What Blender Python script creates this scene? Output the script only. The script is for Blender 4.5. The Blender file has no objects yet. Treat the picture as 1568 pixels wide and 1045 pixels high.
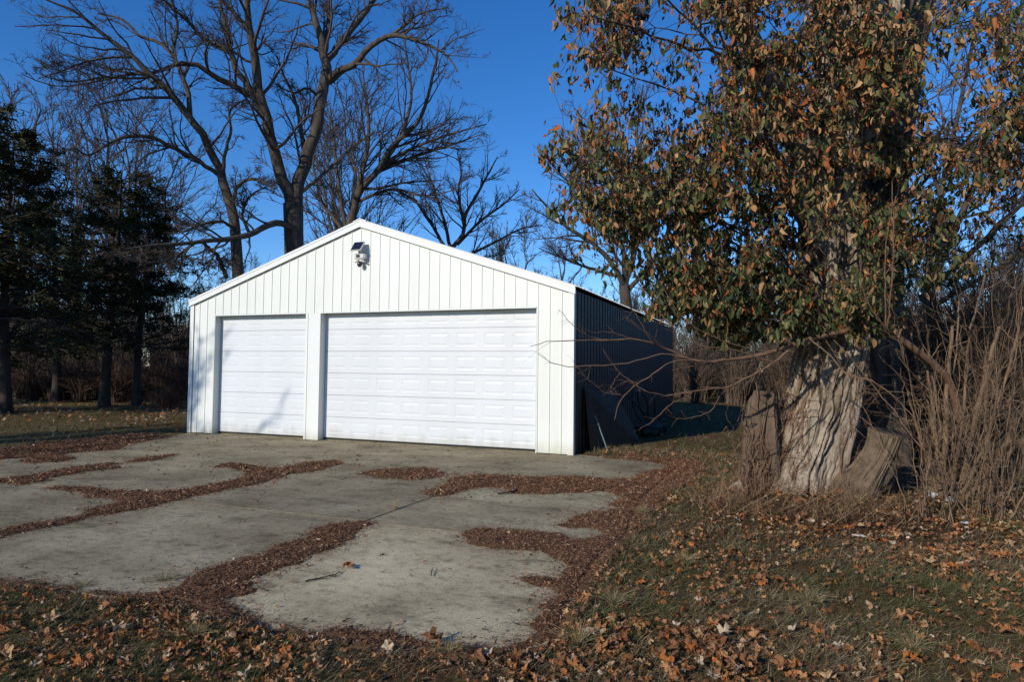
import bpy, bmesh, math
import numpy as np
from mathutils import Vector, Matrix

rng = np.random.default_rng(11)
S = bpy.context.scene
COL = S.collection

# ------------------------------------------------------------------ camera
CAM = np.array([12.637, -11.6487, 1.5252]); YAW, PITCH, ROLL, FPX = .3818, .0423, .0109, 1032.416
_f = np.array([-math.sin(YAW)*math.cos(PITCH), math.cos(YAW)*math.cos(PITCH), math.sin(PITCH)])
_r0 = np.array([math.cos(YAW), math.sin(YAW), 0.0]); _u0 = np.cross(_r0, _f)
_r = _r0*math.cos(ROLL)+_u0*math.sin(ROLL); _u = _u0*math.cos(ROLL)-_r0*math.sin(ROLL)
cd = bpy.data.cameras.new('camera'); cam = bpy.data.objects.new('camera', cd); COL.objects.link(cam)
cd.sensor_width = 36; cd.lens = FPX/1568*36; cd.clip_start = .05; cd.clip_end = 2000
M = Matrix.Identity(4)
for i in range(3):
    M[i][0], M[i][1], M[i][2], M[i][3] = _r[i], _u[i], -_f[i], CAM[i]
cam.matrix_world = M
S.camera = cam

# ------------------------------------------------------------------ light
SUN_EL = math.radians(22.5); SUN_AZ = math.atan2(-.312, -.95)
w = bpy.data.worlds.new('World'); S.world = w; w.use_nodes = True
nt = w.node_tree; bg = nt.nodes['Background']
sk = nt.nodes.new('ShaderNodeTexSky'); sk.sky_type = 'NISHITA'; sk.sun_disc = False
sk.sun_elevation = SUN_EL; sk.sun_rotation = SUN_AZ
sk.air_density = 1.0; sk.dust_density = 0.05; sk.ozone_density = 3.5; sk.altitude = 900
hs = nt.nodes.new('ShaderNodeHueSaturation'); hs.inputs['Saturation'].default_value = 1.27; hs.inputs['Hue'].default_value = .506
nt.links.new(sk.outputs[0], hs.inputs['Color'])
tn = nt.nodes.new('ShaderNodeMix'); tn.data_type = 'RGBA'; tn.blend_type = 'MULTIPLY'; tn.inputs[0].default_value = 1; tn.inputs[7].default_value = (1.0, 1.04, 1.12, 1)
nt.links.new(hs.outputs[0], tn.inputs[6]); nt.links.new(tn.outputs[2], bg.inputs[0])
bg.inputs[1].default_value = .145
sl = bpy.data.lights.new('sun', 'SUN'); sl.energy = 4.3; sl.angle = math.radians(.5); sl.color = (1, .925, .8)
so = bpy.data.objects.new('sun', sl); COL.objects.link(so)
ce = math.cos(SUN_EL); hd = math.hypot(.312, .95)
so.rotation_euler = Vector((.312/hd*ce, .95/hd*ce, -math.sin(SUN_EL))).to_track_quat('-Z', 'Y').to_euler()
S.view_settings.view_transform = 'Standard'; S.view_settings.look = 'None'
S.view_settings.exposure = 0; S.view_settings.gamma = 1; S.view_settings.use_curve_mapping = False
S.render.engine = 'CYCLES'; S.cycles.max_bounces = 6; S.cycles.transparent_max_bounces = 4

# ------------------------------------------------------------------ helpers
def ray(px, py): return _f*FPX+_r*(px-784)-_u*(py-522.5)
def P(px, py, d): return CAM+ray(px, py)*(d/FPX)                 # point at a given distance ahead
def G(px, py, z=0.): q = ray(px, py); return CAM+q*((z-CAM[2])/q[2])   # point on the ground
def Wl(px, py, y=0.): q = ray(px, py); return CAM+q*((y-CAM[1])/q[1])  # point on a plane parallel to the front wall
def depth(p): return float((np.asarray(p)-CAM)@_f)
def project(V):
    d = V-CAM; z = d@_f
    z = np.where(z > .1, z, .1)
    return 784+FPX*(d@_r)/z, 522.5-FPX*(d@_u)/z, z

def link(o, parent=None):
    COL.objects.link(o)
    if parent is not None: o.parent = parent
    return o
def mesh(name, V, F, mat=None, smooth=False, col=None):
    """F: list of index arrays, each (n,k)"""
    V = np.asarray(V, dtype=np.float32).reshape(-1, 3); me = bpy.data.meshes.new(name)
    F = [np.asarray(f, dtype=np.int32) for f in F if len(f)]
    me.vertices.add(len(V)); me.vertices.foreach_set('co', V.ravel())
    loops = np.concatenate([f.ravel() for f in F]); tot = np.concatenate([np.full(len(f), f.shape[1], np.int32) for f in F])
    st = np.concatenate([[0], np.cumsum(tot)[:-1]]).astype(np.int32)
    me.loops.add(len(loops)); me.loops.foreach_set('vertex_index', loops)
    me.polygons.add(len(tot)); me.polygons.foreach_set('loop_start', st); me.polygons.foreach_set('loop_total', tot)
    me.polygons.foreach_set('use_smooth', np.full(len(tot), bool(smooth)))
    if col is not None:
        a = me.color_attributes.new('Col', 'FLOAT_COLOR', 'POINT')
        c = np.ones((len(V), 4), np.float32); c[:, :col.shape[1]] = col; a.data.foreach_set('color', c.ravel())
    me.update(calc_edges=True)
    if mat is not None: me.materials.append(mat)
    return me
def obj(name, me, parent=None, loc=None):
    o = link(bpy.data.objects.new(name, me), parent)
    if loc is not None: o.location = loc
    return o
def mo(name, V, F, mat, parent=None, smooth=False, col=None):
    V = np.asarray(V, dtype=np.float64).reshape(-1, 3)
    if parent is not None: V = V-np.array(parent.get('origin', (0, 0, 0)))
    return obj(name, mesh(name, V, F, mat, smooth, col), parent)
def thing(name, label, cat, loc=(0, 0, 0), group=None):
    o = link(bpy.data.objects.new(name, None)); o.location = [float(v) for v in loc]; o['origin'] = [float(v) for v in loc]
    o.empty_display_size = .2
    return tag(o, label, cat, group)
def tag(o, label=None, cat=None, group=None, kind=None):
    if label: o['label'] = label
    if cat: o['category'] = cat
    if group: o['group'] = group
    if kind: o['kind'] = kind
    return o
def boxvf(x0, x1, y0, y1, z0, z1):
    V = np.array([[x, y, z] for z in (z0, z1) for y in (y0, y1) for x in (x0, x1)], float)
    return V, np.array([[0, 2, 3, 1], [4, 5, 7, 6], [0, 1, 5, 4], [2, 6, 7, 3], [0, 4, 6, 2], [1, 3, 7, 5]])
def box(name, x0, x1, y0, y1, z0, z1, mat, parent=None, bev=0.):
    V, F = boxvf(x0, x1, y0, y1, z0, z1)
    if not bev: return mo(name, V, [F], mat, parent)
    o = mo(name, V, [F], mat, parent)
    bm = bmesh.new(); bm.from_mesh(o.data); bmesh.ops.bevel(bm, geom=bm.edges[:], offset=bev, segments=2, affect='EDGES'); bm.to_mesh(o.data); bm.free()
    return o
def merge(parts):
    """parts: list of (V, [F..]) -> V,[F..]"""
    Vs, Fs, n = [], {}, 0
    for V, F in parts:
        Vs.append(V)
        for f in F: Fs.setdefault(f.shape[1], []).append(f+n)
        n += len(V)
    return np.concatenate(Vs), [np.concatenate(v) for v in Fs.values()]

def _h(i, j, s):
    v = (i*374761393+j*668265263+s*2147483647+1442695) & 0xffffffff
    v = ((v ^ (v >> 13))*1274126177) & 0xffffffff
    return ((v ^ (v >> 16)) & 0xffff)/65535.
def vnoise(x, y, s=0):
    x = np.asarray(x, float); y = np.asarray(y, float); i = np.floor(x).astype(np.int64); j = np.floor(y).astype(np.int64)
    u = x-i; v = y-j; u = u*u*(3-2*u); v = v*v*(3-2*v)
    return (_h(i, j, s)*(1-u)+_h(i+1, j, s)*u)*(1-v)+(_h(i, j+1, s)*(1-u)+_h(i+1, j+1, s)*u)*v
def fbm(x, y, s=0, o=4):
    a = 0; k = .5; t = 0
    for n in range(o): a = a+k*vnoise(x*2**n, y*2**n, s+n*7); t += k; k *= .5
    return a/t
def inpoly(x, y, poly):
    poly = np.asarray(poly)[:, :2]; ins = np.zeros(x.shape, bool); n = len(poly)
    for a in range(n):
        x0, y0 = poly[a]; x1, y1 = poly[(a+1) % n]
        c = ((y0 > y) != (y1 > y))
        with np.errstate(divide='ignore', invalid='ignore'):
            ins ^= c & (x < (x1-x0)*(y-y0)/(y1-y0+1e-12)+x0)
    return ins
def dpoly(x, y, poly):
    poly = np.asarray(poly)[:, :2]; d = np.full(x.shape, 1e9); n = len(poly)
    for a in range(n):
        p = poly[a]; q = poly[(a+1) % n]; e = q-p; L = e@e+1e-12
        t = np.clip(((x-p[0])*e[0]+(y-p[1])*e[1])/L, 0, 1)
        d = np.minimum(d, np.hypot(x-p[0]-t*e[0], y-p[1]-t*e[1]))
    return d

# ------------------------------------------------------------------ materials
def newmat(name):
    m = bpy.data.materials.new(name); m.use_nodes = True
    return m, m.node_tree, m.node_tree.nodes['Principled BSDF']
def N(nt, t, **k):
    n = nt.nodes.new(t)
    for a, b in k.items():
        if a in n.inputs: n.inputs[a].default_value = b
        else: setattr(n, a, b)
    return n
def noise(nt, scale, detail=4, rough=.55, stretch=None, coord='Object'):
    tc = nt.nodes.new('ShaderNodeTexCoord'); n = N(nt, 'ShaderNodeTexNoise', Scale=scale, Detail=detail, Roughness=rough)
    if stretch:
        mp = nt.nodes.new('ShaderNodeMapping'); mp.inputs['Scale'].default_value = stretch
        nt.links.new(tc.outputs[coord], mp.inputs[0]); nt.links.new(mp.outputs[0], n.inputs['Vector'])
    else: nt.links.new(tc.outputs[coord], n.inputs['Vector'])
    return n.outputs[0]
def ramp(nt, src, stops):
    r = nt.nodes.new('ShaderNodeValToRGB'); nt.links.new(src, r.inputs[0]); e = r.color_ramp.elements
    while len(e) < len(stops): e.new(.5)
    for k, (p, c) in enumerate(stops):
        e[k].position = p; e[k].color = (*c, 1) if len(c) == 3 else c
    return r.outputs[0]
def mix(nt, a, b, f, mode='MIX'):
    m = nt.nodes.new('ShaderNodeMix'); m.data_type = 'RGBA'; m.blend_type = mode
    for k, v in ((6, a), (7, b), (0, f)):
        if hasattr(v, 'is_linked') or hasattr(v, 'links'): nt.links.new(v, m.inputs[k])
        else: m.inputs[k].default_value = (*v, 1) if isinstance(v, tuple) else v
    return m.outputs[2]
def bump(nt, bs, h, strength, dist):
    b = N(nt, 'ShaderNodeBump', Strength=strength, Distance=dist); nt.links.new(h, b.inputs['Height']); nt.links.new(b.outputs[0], bs.inputs['Normal'])
def simple(name, c0, c1, scale, rough=.8, bs=.0, bd=.01, stretch=None, detail=5, metallic=0., spec=.3, bscale=None):
    m, nt, p = newmat(name)
    n = noise(nt, scale, detail, stretch=stretch)
    nt.links.new(ramp(nt, n, [(.3, c0), (.7, c1)]), p.inputs['Base Color'])
    p.inputs['Roughness'].default_value = rough; p.inputs['Metallic'].default_value = metallic; p.inputs['Specular IOR Level'].default_value = spec
    if bs: bump(nt, p, noise(nt, bscale or scale*3, 5, stretch=stretch), bs, bd)
    return m
def attrmat(name, rough=.75, spec=.25, trans=0., noise_scale=0):
    m, nt, p = newmat(name)
    a = nt.nodes.new('ShaderNodeAttribute'); a.attribute_name = 'Col'
    c = a.outputs['Color']
    if noise_scale: c = mix(nt, c, ramp(nt, noise(nt, noise_scale, 3), [(.35, (.55, .55, .55)), (.65, (1.2, 1.2, 1.2))]), 1., 'MULTIPLY')
    nt.links.new(c, p.inputs['Base Color']); p.inputs['Roughness'].default_value = rough; p.inputs['Specular IOR Level'].default_value = spec
    if trans:
        t = nt.nodes.new('ShaderNodeBsdfTranslucent'); nt.links.new(c, t.inputs[0]); x = nt.nodes.new('ShaderNodeMixShader'); x.inputs[0].default_value = trans
        out = nt.nodes['Material Output']; nt.links.new(p.outputs[0], x.inputs[1]); nt.links.new(t.outputs[0], x.inputs[2]); nt.links.new(x.outputs[0], out.inputs[0])
    return m

def siding_mat(name, c):
    m, nt, p = newmat(name)
    dirt = ramp(nt, noise(nt, 1.6, 6, .6, stretch=(1, 1, .25)), [(.35, (.95, .95, .94)), (.7, (1.02, 1.02, 1.02))])
    tc = nt.nodes.new('ShaderNodeTexCoord'); sx = nt.nodes.new('ShaderNodeSeparateXYZ'); nt.links.new(tc.outputs['Object'], sx.inputs[0])
    a = nt.nodes.new('ShaderNodeMath'); a.operation = 'ADD'; nn = noise(nt, 5, 4, stretch=(1, 1, .3)); sc = N(nt, 'ShaderNodeMath', operation='MULTIPLY'); nt.links.new(nn, sc.inputs[0]); sc.inputs[1].default_value = .5
    nt.links.new(sx.outputs[2], a.inputs[0]); nt.links.new(sc.outputs[0], a.inputs[1])
    low = ramp(nt, a.outputs[0], [(.22, (.72, .68, .58)), (.5, (1, 1, 1))])
    k = mix(nt, dirt, low, .9, 'MULTIPLY'); k = mix(nt, c, k, 1., 'MULTIPLY')
    nt.links.new(k, p.inputs['Base Color']); p.inputs['Roughness'].default_value = .42; p.inputs['Specular IOR Level'].default_value = .4
    bump(nt, p, noise(nt, 2.2, 3), .12, .02)
    return m
MAT = {}
MAT['siding'] = siding_mat('painted_siding', (.68, .7, .665))
MAT['trim'] = siding_mat('painted_trim', (.69, .71, .69))
MAT['jamb'] = siding_mat('painted_jamb', (.55, .59, .57))
MAT['door'] = siding_mat('painted_door', (.61, .635, .66))
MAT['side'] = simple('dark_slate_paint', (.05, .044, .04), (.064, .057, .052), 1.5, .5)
MAT['rubber'] = simple('black_rubber', (.012, .012, .012), (.03, .028, .026), 20, .8)
MAT['roof'] = simple('roof_metal', (.5, .5, .49), (.62, .62, .6), 2, .4, .1, .01)
MAT['plastic'] = simple('white_plastic', (.5, .51, .48), (.6, .6, .57), 8, .45)
MAT['solar'] = simple('solar_cell', (.01, .01, .02), (.02, .018, .035), 30, .15, spec=.6)
MAT['lens'] = simple('dark_lens', (.02, .02, .02), (.06, .06, .06), 20, .15, spec=.6)
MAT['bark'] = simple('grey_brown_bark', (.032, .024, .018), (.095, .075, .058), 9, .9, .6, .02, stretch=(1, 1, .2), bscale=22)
MAT['cedar_bark'] = simple('dark_cedar_bark', (.02, .015, .012), (.055, .042, .034), 6, .9, .6, .02, stretch=(1, 1, .2))
MAT['bark_far'] = simple('far_bark', (.04, .031, .026), (.095, .076, .062), 3, .9)
MAT['twig'] = simple('twig_bark', (.035, .027, .023), (.09, .07, .058), 4, .9)
MAT['bush_twig'] = simple('tan_cane_bark', (.065, .042, .027), (.24, .155, .092), 10, .85, .3, .004, stretch=(1, 1, .25))
MAT['brown_branch'] = simple('brown_branch_bark', (.09, .05, .03), (.2, .115, .07), 14, .8, .3, .004)
MAT['brush'] = attrmat('brush_stems', .9)
MAT['leaf'] = attrmat('leaf', .6, .3, .25)
MAT['dry_leaf'] = attrmat('dry_leaf', .85, .15, .15, 25)
MAT['blade'] = attrmat('grass_blade', .8, .15, .2)
MAT['needle'] = attrmat('needle_litter', .85, .15)
MAT['berry'] = simple('orange_berry', (.36, .085, .03), (.5, .17, .07), 30, .45)
MAT['cedar'] = attrmat('cedar_foliage', .85, .15)
MAT['board'] = simple('weathered_board', (.07, .042, .024), (.12, .075, .045), 3, .85, .3, .005, stretch=(4, 4, .5))
MAT['pole_blue'] = simple('blue_grey_paint', (.11, .17, .2), (.2, .27, .3), 12, .5)
MAT['dark_metal'] = simple('dark_metal', (.012, .013, .015), (.03, .03, .032), 10, .5)
MAT['paper'] = simple('white_litter', (.3, .3, .3), (.5, .5, .5), 25, .8)
MAT['stone'] = simple('pale_chip', (.4, .38, .34), (.6, .57, .5), 20, .9)

# big tree bark
m, nt, p = newmat('furrowed_bark')
b1 = ramp(nt, noise(nt, 4, 6, .6, stretch=(1, 1, .35)), [(.3, (.17, .132, .095)), (.5, (.3, .245, .185)), (.72, (.4, .335, .26))])
b2 = ramp(nt, noise(nt, 30, 5, .6, stretch=(1, 1, .4)), [(.3, (.7, .68, .66)), (.7, (1.1, 1.1, 1.1))])
b3 = ramp(nt, noise(nt, 19, 6, .65, stretch=(1, 1, .13)), [(.38, (.32, .27, .23)), (.5, (1, 1, 1)), (.75, (1.12, 1.1, 1.08))])
nt.links.new(mix(nt, mix(nt, b1, b2, 1., 'MULTIPLY'), b3, .85, 'MULTIPLY'), p.inputs['Base Color']); p.inputs['Roughness'].default_value = .92; p.inputs['Specular IOR Level'].default_value = .15
bump(nt, p, noise(nt, 55, 6, .65, stretch=(1, 1, .3)), .7, .012)
MAT['big_bark'] = m
MAT['dead_wood'] = simple('weathered_dead_wood', (.05, .035, .024), (.15, .105, .07), 12, .92, .8, .012, stretch=(1, 1, .15), bscale=35)
MAT['cut_wood'] = simple('sawn_mossy_wood', (.075, .052, .032), (.17, .125, .085), 9, .9, .5, .008)

# concrete
m, nt, p = newmat('weathered_concrete')
oi = nt.nodes.new('ShaderNodeObjectInfo')
c1 = ramp(nt, noise(nt, .9, 7, .62), [(.3, (.225, .18, .11)), (.5, (.355, .298, .19)), (.68, (.47, .4, .265))])
c2 = ramp(nt, noise(nt, 2.1, 8, .75, stretch=(.7, 1.3, 1)), [(.36, (.5, .48, .45)), (.47, (.92, .915, .9)), (.8, (1.06, 1.06, 1.05))])
c3 = ramp(nt, noise(nt, 60, 5, .8), [(.3, (.5, .49, .46)), (.5, (1, 1, 1)), (.72, (1.45, 1.43, 1.38))])
vo = N(nt, 'ShaderNodeTexVoronoi', Scale=4.5); tc = nt.nodes.new('ShaderNodeTexCoord'); nt.links.new(tc.outputs['Object'], vo.inputs['Vector'])
c4 = ramp(nt, vo.outputs['Distance'], [(.03, (.55, .53, .5)), (.075, (1, 1, 1))])
k = mix(nt, c1, c2, 1., 'MULTIPLY'); k = mix(nt, k, c3, 1., 'MULTIPLY'); c5 = ramp(nt, noise(nt, 11, 6, .7), [(.34, (.62, .6, .57)), (.48, (.98, .98, .98)), (.75, (1.14, 1.14, 1.12))]); k = mix(nt, k, c5, 1., 'MULTIPLY'); k = mix(nt, k, c4, .4, 'MULTIPLY'); k = mix(nt, k, oi.outputs['Color'], 1., 'MULTIPLY')
nt.links.new(k, p.inputs['Base Color']); p.inputs['Roughness'].default_value = .9; p.inputs['Specular IOR Level'].default_value = .2
bump(nt, p, noise(nt, 120, 5, .7), .55, .006)
MAT['concrete'] = m

# ground : attribute r = litter, g = leafy, b = green
m, nt, p = newmat('lawn_soil')
a = nt.nodes.new('ShaderNodeAttribute'); a.attribute_name = 'Col'; sp = nt.nodes.new('ShaderNodeSeparateColor'); nt.links.new(a.outputs['Color'], sp.inputs[0])
g1 = ramp(nt, noise(nt, 14, 7, .72), [(.32, (.04, .03, .018)), (.46, (.085, .075, .036)), (.56, (.16, .13, .068)), (.7, (.26, .2, .115))])
g2 = ramp(nt, noise(nt, 45, 6, .72), [(.3, (.028, .015, .009)), (.5, (.085, .04, .022)), (.7, (.17, .09, .05))])
g3 = ramp(nt, noise(nt, .6, 5, .6), [(.35, (.9, .98, .66)), (.62, (1.2, 1.02, .84))])
g4 = ramp(nt, noise(nt, 3.2, 5, .7), [(.45, (0, 0, 0)), (.62, (1, 1, 1))])
lf = ramp(nt, noise(nt, 22, 4, .6), [(.4, (.05, .025, .012)), (.55, (.2, .09, .035)), (.68, (.36, .2, .09))])
k = mix(nt, g1, g3, 1., 'MULTIPLY')
mm = N(nt, 'ShaderNodeMath', operation='MULTIPLY'); nt.links.new(g4, mm.inputs[0]); nt.links.new(sp.outputs[1], mm.inputs[1])
k = mix(nt, k, lf, mm.outputs[0]); k = mix(nt, k, g2, sp.outputs[0])
nt.links.new(k, p.inputs['Base Color']); p.inputs['Roughness'].default_value = .95; p.inputs['Specular IOR Level'].default_value = .1
bump(nt, p, noise(nt, 30, 6, .75), 1., .05)
MAT['ground'] = m

# ------------------------------------------------------------------ driveway outline and needle drifts (traced on the ground)
OUT = [(290, 665), (230, 673), (191, 679), (150, 686), (73, 695), (0, 700), (-150, 712), (-420, 740), (-420, 900), (-150, 892), (0, 894), (86, 903), (172, 917), (249, 918), (350, 938), (438, 974), (570, 981), (670, 997), (770, 1004), (838, 985), (862, 920), (900, 862), (950, 822), (972, 772), (1002, 745), (1032, 716), (1002, 706), (920, 700), (877, 697)]
OUTW = np.array([G(*q)[:2] for q in OUT]); OUTW[0] = (-.02, .2); OUTW[-1] = (9.17, .2)
D1 = [(645,754),(689,741),(687,733),(722,728),(756,729),(800,731),(840,733),(873,731),(903,731),(930,736),(968,734),(991,723),(1020,718),(1024,714),(1001,709),(972,705),(922,702),(960,700),(1010,703),(1060,707),(1078,720),(1055,745),(1015,768),(995,790),(975,805),(945,840),(935,862),(915,882),(903,905),(880,930),(865,960),(850,985),(830,1008),(780,1018),(720,1018),(640,1010),(580,997),(500,988),(430,988),(350,962),(300,948),(250,935),(200,928),(150,918),(100,908),(0,900),(-200,898),(-200,886),(0,889),(38,894),(86,897),(134,904),(172,910),(210,912),(249,906),(270,897),(323,872),(366,858),(404,849),(433,832),(471,824),(477,811),(509,803),(557,801),(570,803),(551,811),(538,826),(509,840),(480,847),(452,862),(404,879),(377,891),(387,904),(362,918),(348,923),(366,935),(377,943),(438,964),(469,967),(490,965),(509,963),(570,971),(607,973),(626,986),(674,990),(722,993),(770,996),(815,979),(825,969),(817,956),(828,946),(818,927),(851,914),(843,900),(795,887),(815,881),(837,885),(855,883),(883,868),(854,858),(829,843),(789,842),(750,837),(724,833),(706,817),(731,809),(779,813),(834,815),(876,825),(905,828),(922,822),(934,814),(915,810),(876,808),(850,806),(869,802),(884,791),(903,783),(922,784),(949,779),(934,771),(959,764),(941,755),(922,753),(876,755),(838,757),(789,756),(779,750),(754,746),(735,746),(706,754),(683,759),(655,760)]
D2 = [(-200,842),(0,813),(38,803),(96,795),(119,790),(142,779),(184,771),(176,765),(134,761),(122,754),(80,750),(73,749),(82,745),(130,748),(184,754),(239,755),(300,747),(333,742),(366,733),(377,723),(354,716),(327,716),(350,711),(377,712),(383,717),(423,718),(452,715),(457,710),(519,706),(522,712),(498,715),(498,720),(442,727),(396,742),(333,755),(270,768),(249,773),(191,784),(124,796),(107,801),(48,815),(0,825),(-200,858)]
D3 = [(-200,746),(0,734),(48,730),(86,721),(119,715),(180,710),(159,715),(189,717),(134,723),(77,732),(67,737),(38,743),(0,740),(-200,756)]
D4 = [(193,708),(214,702),(274,696.5),(230,706)]
D5 = [(550,725),(588,720),(636,718),(659,718),(682,727),(670,733),(632,736),(569,731)]
D6 = [(-200,712),(0,704),(73,699),(107,694),(149,691),(184,689),(191,681),(235,674),(262,668),(200,668),(150,672),(90,679),(0,690),(-200,696)]
D7 = [(73,700),(100,699),(115,703),(96,708),(44,709),(29,706)]
DRIFT = [np.array([G(*q)[:2] for q in d]) for d in (D1, D2, D3, D4, D5, D6, D7)]
def in_drift(x, y, wob=.05):
    wx = x+(fbm(x*7, y*7, 3)-.5)*wob*2.4+(vnoise(x*31, y*31, 4)-.5)*wob*.9; wy = y+(fbm(x*7, y*7, 9)-.5)*wob*2.4+(vnoise(x*31, y*31, 8)-.5)*wob*.9
    r = np.zeros(x.shape, bool)
    for d in DRIFT: r |= inpoly(wx, wy, d)
    return r

# ------------------------------------------------------------------ ground sheet
def axis(a, b, fine, far):
    c = np.arange(a, b+1e-6, fine); lo = [a]; s = fine
    while lo[-1] > -far: s *= 1.18; lo.append(lo[-1]-s)
    hi = [b]; s = fine
    while hi[-1] < far: s *= 1.18; hi.append(hi[-1]+s)
    return np.concatenate([lo[::-1][:-1], c, hi[1:]])
GX = axis(3, 18, .09, 900); GY = axis(-11, 1.5, .09, 900)
def ground_z(x, y):
    r = np.hypot(x-10, y+5)
    z = (fbm(x*1.3, y*1.3, 1)-.45)*.05+(fbm(x*6, y*6, 2)-.5)*.03*np.clip(2-r/12, 0, 1)+.012
    far = np.clip((r-30)/60, 0, 1); z = z+far*(fbm(x*.02, y*.02, 4)-.4)*2.
    near = (x > -12) & (x < 14) & (y < 2) & (y > -13)
    ins = np.zeros(x.shape, bool); d = np.full(x.shape, 9.); ins[near] = inpoly(x[near], y[near], OUTW); d[near] = dpoly(x[near], y[near], OUTW)
    t = np.where(ins, 0, np.clip(d/.14, 0, 1)); z = z*t+(-.045)*(1-t)
    g = (x > -.12) & (x < 9.25) & (y > -.1) & (y < 12.2); z = np.where(g, -.05, z)
    # low mound round the foot of the old tree
    z = z+.12*np.exp(-((x-12.9)**2+(y+3.1)**2)/1.1)
    return z
XX, YY = np.meshgrid(GX, GY); ZZ = ground_z(XX, YY)
V = np.stack([XX, YY, ZZ], -1).reshape(-1, 3); nx = len(GX); ny = len(GY)
I = (np.arange(ny-1)[:, None]*nx+np.arange(nx-1)[None]).ravel(); F = np.stack([I, I+1, I+nx+1, I+nx], 1)
px, py, pz = project(V); zf = (V-CAM)@_f
lit = np.zeros(len(V)); near = (V[:, 0] > -10) & (V[:, 0] < 15) & (V[:, 1] > -12) & (V[:, 1] < 2)
dd = np.full(len(V), 9.)
for d in DRIFT: dd[near] = np.minimum(dd[near], np.where(inpoly(V[near, 0], V[near, 1], d), 0, dpoly(V[near, 0], V[near, 1], d)))
lit = np.clip(1-dd/.35, 0, 1)
bare = np.clip(1.3-np.hypot(V[:, 0]-13.2, (V[:, 1]+3.6))/2.6, 0, 1)*.95
lit = np.maximum(lit, bare*(.4+fbm(V[:, 0]*3, V[:, 1]*3, 21))); lit = np.clip(lit, 0, 1)
leafy = np.clip(.25+np.clip((V[:, 0]-9)/3, 0, .6)+np.where((V[:, 0] < 2) & (V[:, 1] > 0), .25, 0), 0, 1)
gr = mo('ground', V, [F], MAT['ground'], None, True, np.stack([lit, leafy, leafy*0, leafy*0+1], 1)); gr['kind'] = 'structure'

# ------------------------------------------------------------------ driveway slabs
drive = thing('driveway', None, None, (0, 0, 0)); drive['kind'] = 'structure'
gxs = [-8., 0.35, 3.28, 5.86, 8.77, 13.]; gys = [-10.5, -8.82, -5.9, -2.95, .2]
outline = OUTW
for a in range(len(gxs)-1):
    for b in range(len(gys)-1):
        bm = bmesh.new(); vs = [bm.verts.new((p_[0], p_[1], 0)) for p_ in outline]; bm.faces.new(vs)
        g = .007
        for co, no in (((gxs[a]+g, 0, 0), (-1, 0, 0)), ((gxs[a+1]-g, 0, 0), (1, 0, 0)), ((0, gys[b]+g, 0), (0, -1, 0)), ((0, gys[b+1]-g, 0), (0, 1, 0))):
            bmesh.ops.bisect_plane(bm, geom=bm.verts[:]+bm.edges[:]+bm.faces[:], plane_co=co, plane_no=no, clear_outer=True)
        if not bm.faces or sum(f.calc_area() for f in bm.faces) < .05: bm.free(); continue
        bmesh.ops.dissolve_degenerate(bm, dist=1e-4, edges=bm.edges[:])
        bmesh.ops.triangulate(bm, faces=bm.faces[:])
        r = bmesh.ops.extrude_face_region(bm, geom=bm.faces[:])
        for v in r['geom']:
            if isinstance(v, bmesh.types.BMVert): v.co.z -= .09
        bmesh.ops.recalc_face_normals(bm, faces=bm.faces[:])
        me = bpy.data.meshes.new('concrete_slab'); bm.to_mesh(me); bm.free(); me.materials.append(MAT['concrete'])
        o = obj('concrete_slab', me, drive, (0, 0, float(rng.uniform(-.004, .002))))
        t = {(3, 1): .9, (3, 0): .95, (2, 1): .8, (3, 2): .8, (4, 1): 1.42, (4, 0): 1.42, (4, 2): .95, (2, 2): .84, (3, 3): .8, (4, 3): .88}.get((a, b), .8)*rng.uniform(.96, 1.04)  # near slabs are paler concrete; left slabs' tint also paints in shade and vignetting
        o.color = (t, t, t*.99, 1)

# ------------------------------------------------------------------ needle drifts on the slabs (one object, uncountable)
x = np.arange(-2, 13, .032); y = np.arange(-9.4, .6, .032); X, Y = np.meshgrid(x, y)
msk = in_drift(X, Y, .085)
er = msk.copy().astype(float)
for k in range(5):                                     # cheap blur gives rounded edges to the mound
    er[1:-1, 1:-1] = (er[1:-1, 1:-1]*2+er[:-2, 1:-1]+er[2:, 1:-1]+er[1:-1, :-2]+er[1:-1, 2:])/6
h = -.012+.024*er+(fbm(X*9, Y*9, 31)-.5)*.022*er+(vnoise(X*28, Y*28, 33)-.5)*.012*er
ins_all = inpoly(X, Y, OUTW); h = np.where(ins_all, h, h+ground_z(X, Y)+.02)
cell = msk[:-1, :-1] | msk[1:, 1:] | msk[1:, :-1] | msk[:-1, 1:]
nx = len(x); I = (np.arange(len(y)-1)[:, None]*nx+np.arange(nx-1)[None])[cell]
F = np.stack([I, I+1, I+nx+1, I+nx], 1); used = np.unique(F); mp = np.full(X.size, -1); mp[used] = np.arange(len(used))
MV = np.stack([X, Y, h], -1).reshape(-1, 3)[used]; MF = mp[F]
c = np.stack([.08+.07*vnoise(MV[:, 0]*40, MV[:, 1]*40, 5), .044+.04*vnoise(MV[:, 0]*40, MV[:, 1]*40, 5), .021+.018*vnoise(MV[:, 0]*40, MV[:, 1]*40, 5)], 1)
mound = mo('needle_litter', MV, [MF], MAT['needle'], None, True, c)
tag(mound, 'reddish brown drift of conifer needles filling the driveway joints', 'needle litter', kind='stuff')
def surf_z(xx, yy):
    ix = np.clip(((xx-x[0])/.032).astype(int), 0, len(x)-1); iy = np.clip(((yy-y[0])/.032).astype(int), 0, len(y)-1)
    return h[iy, ix]
SURF = (x, y, h.copy(), msk.copy())
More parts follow.
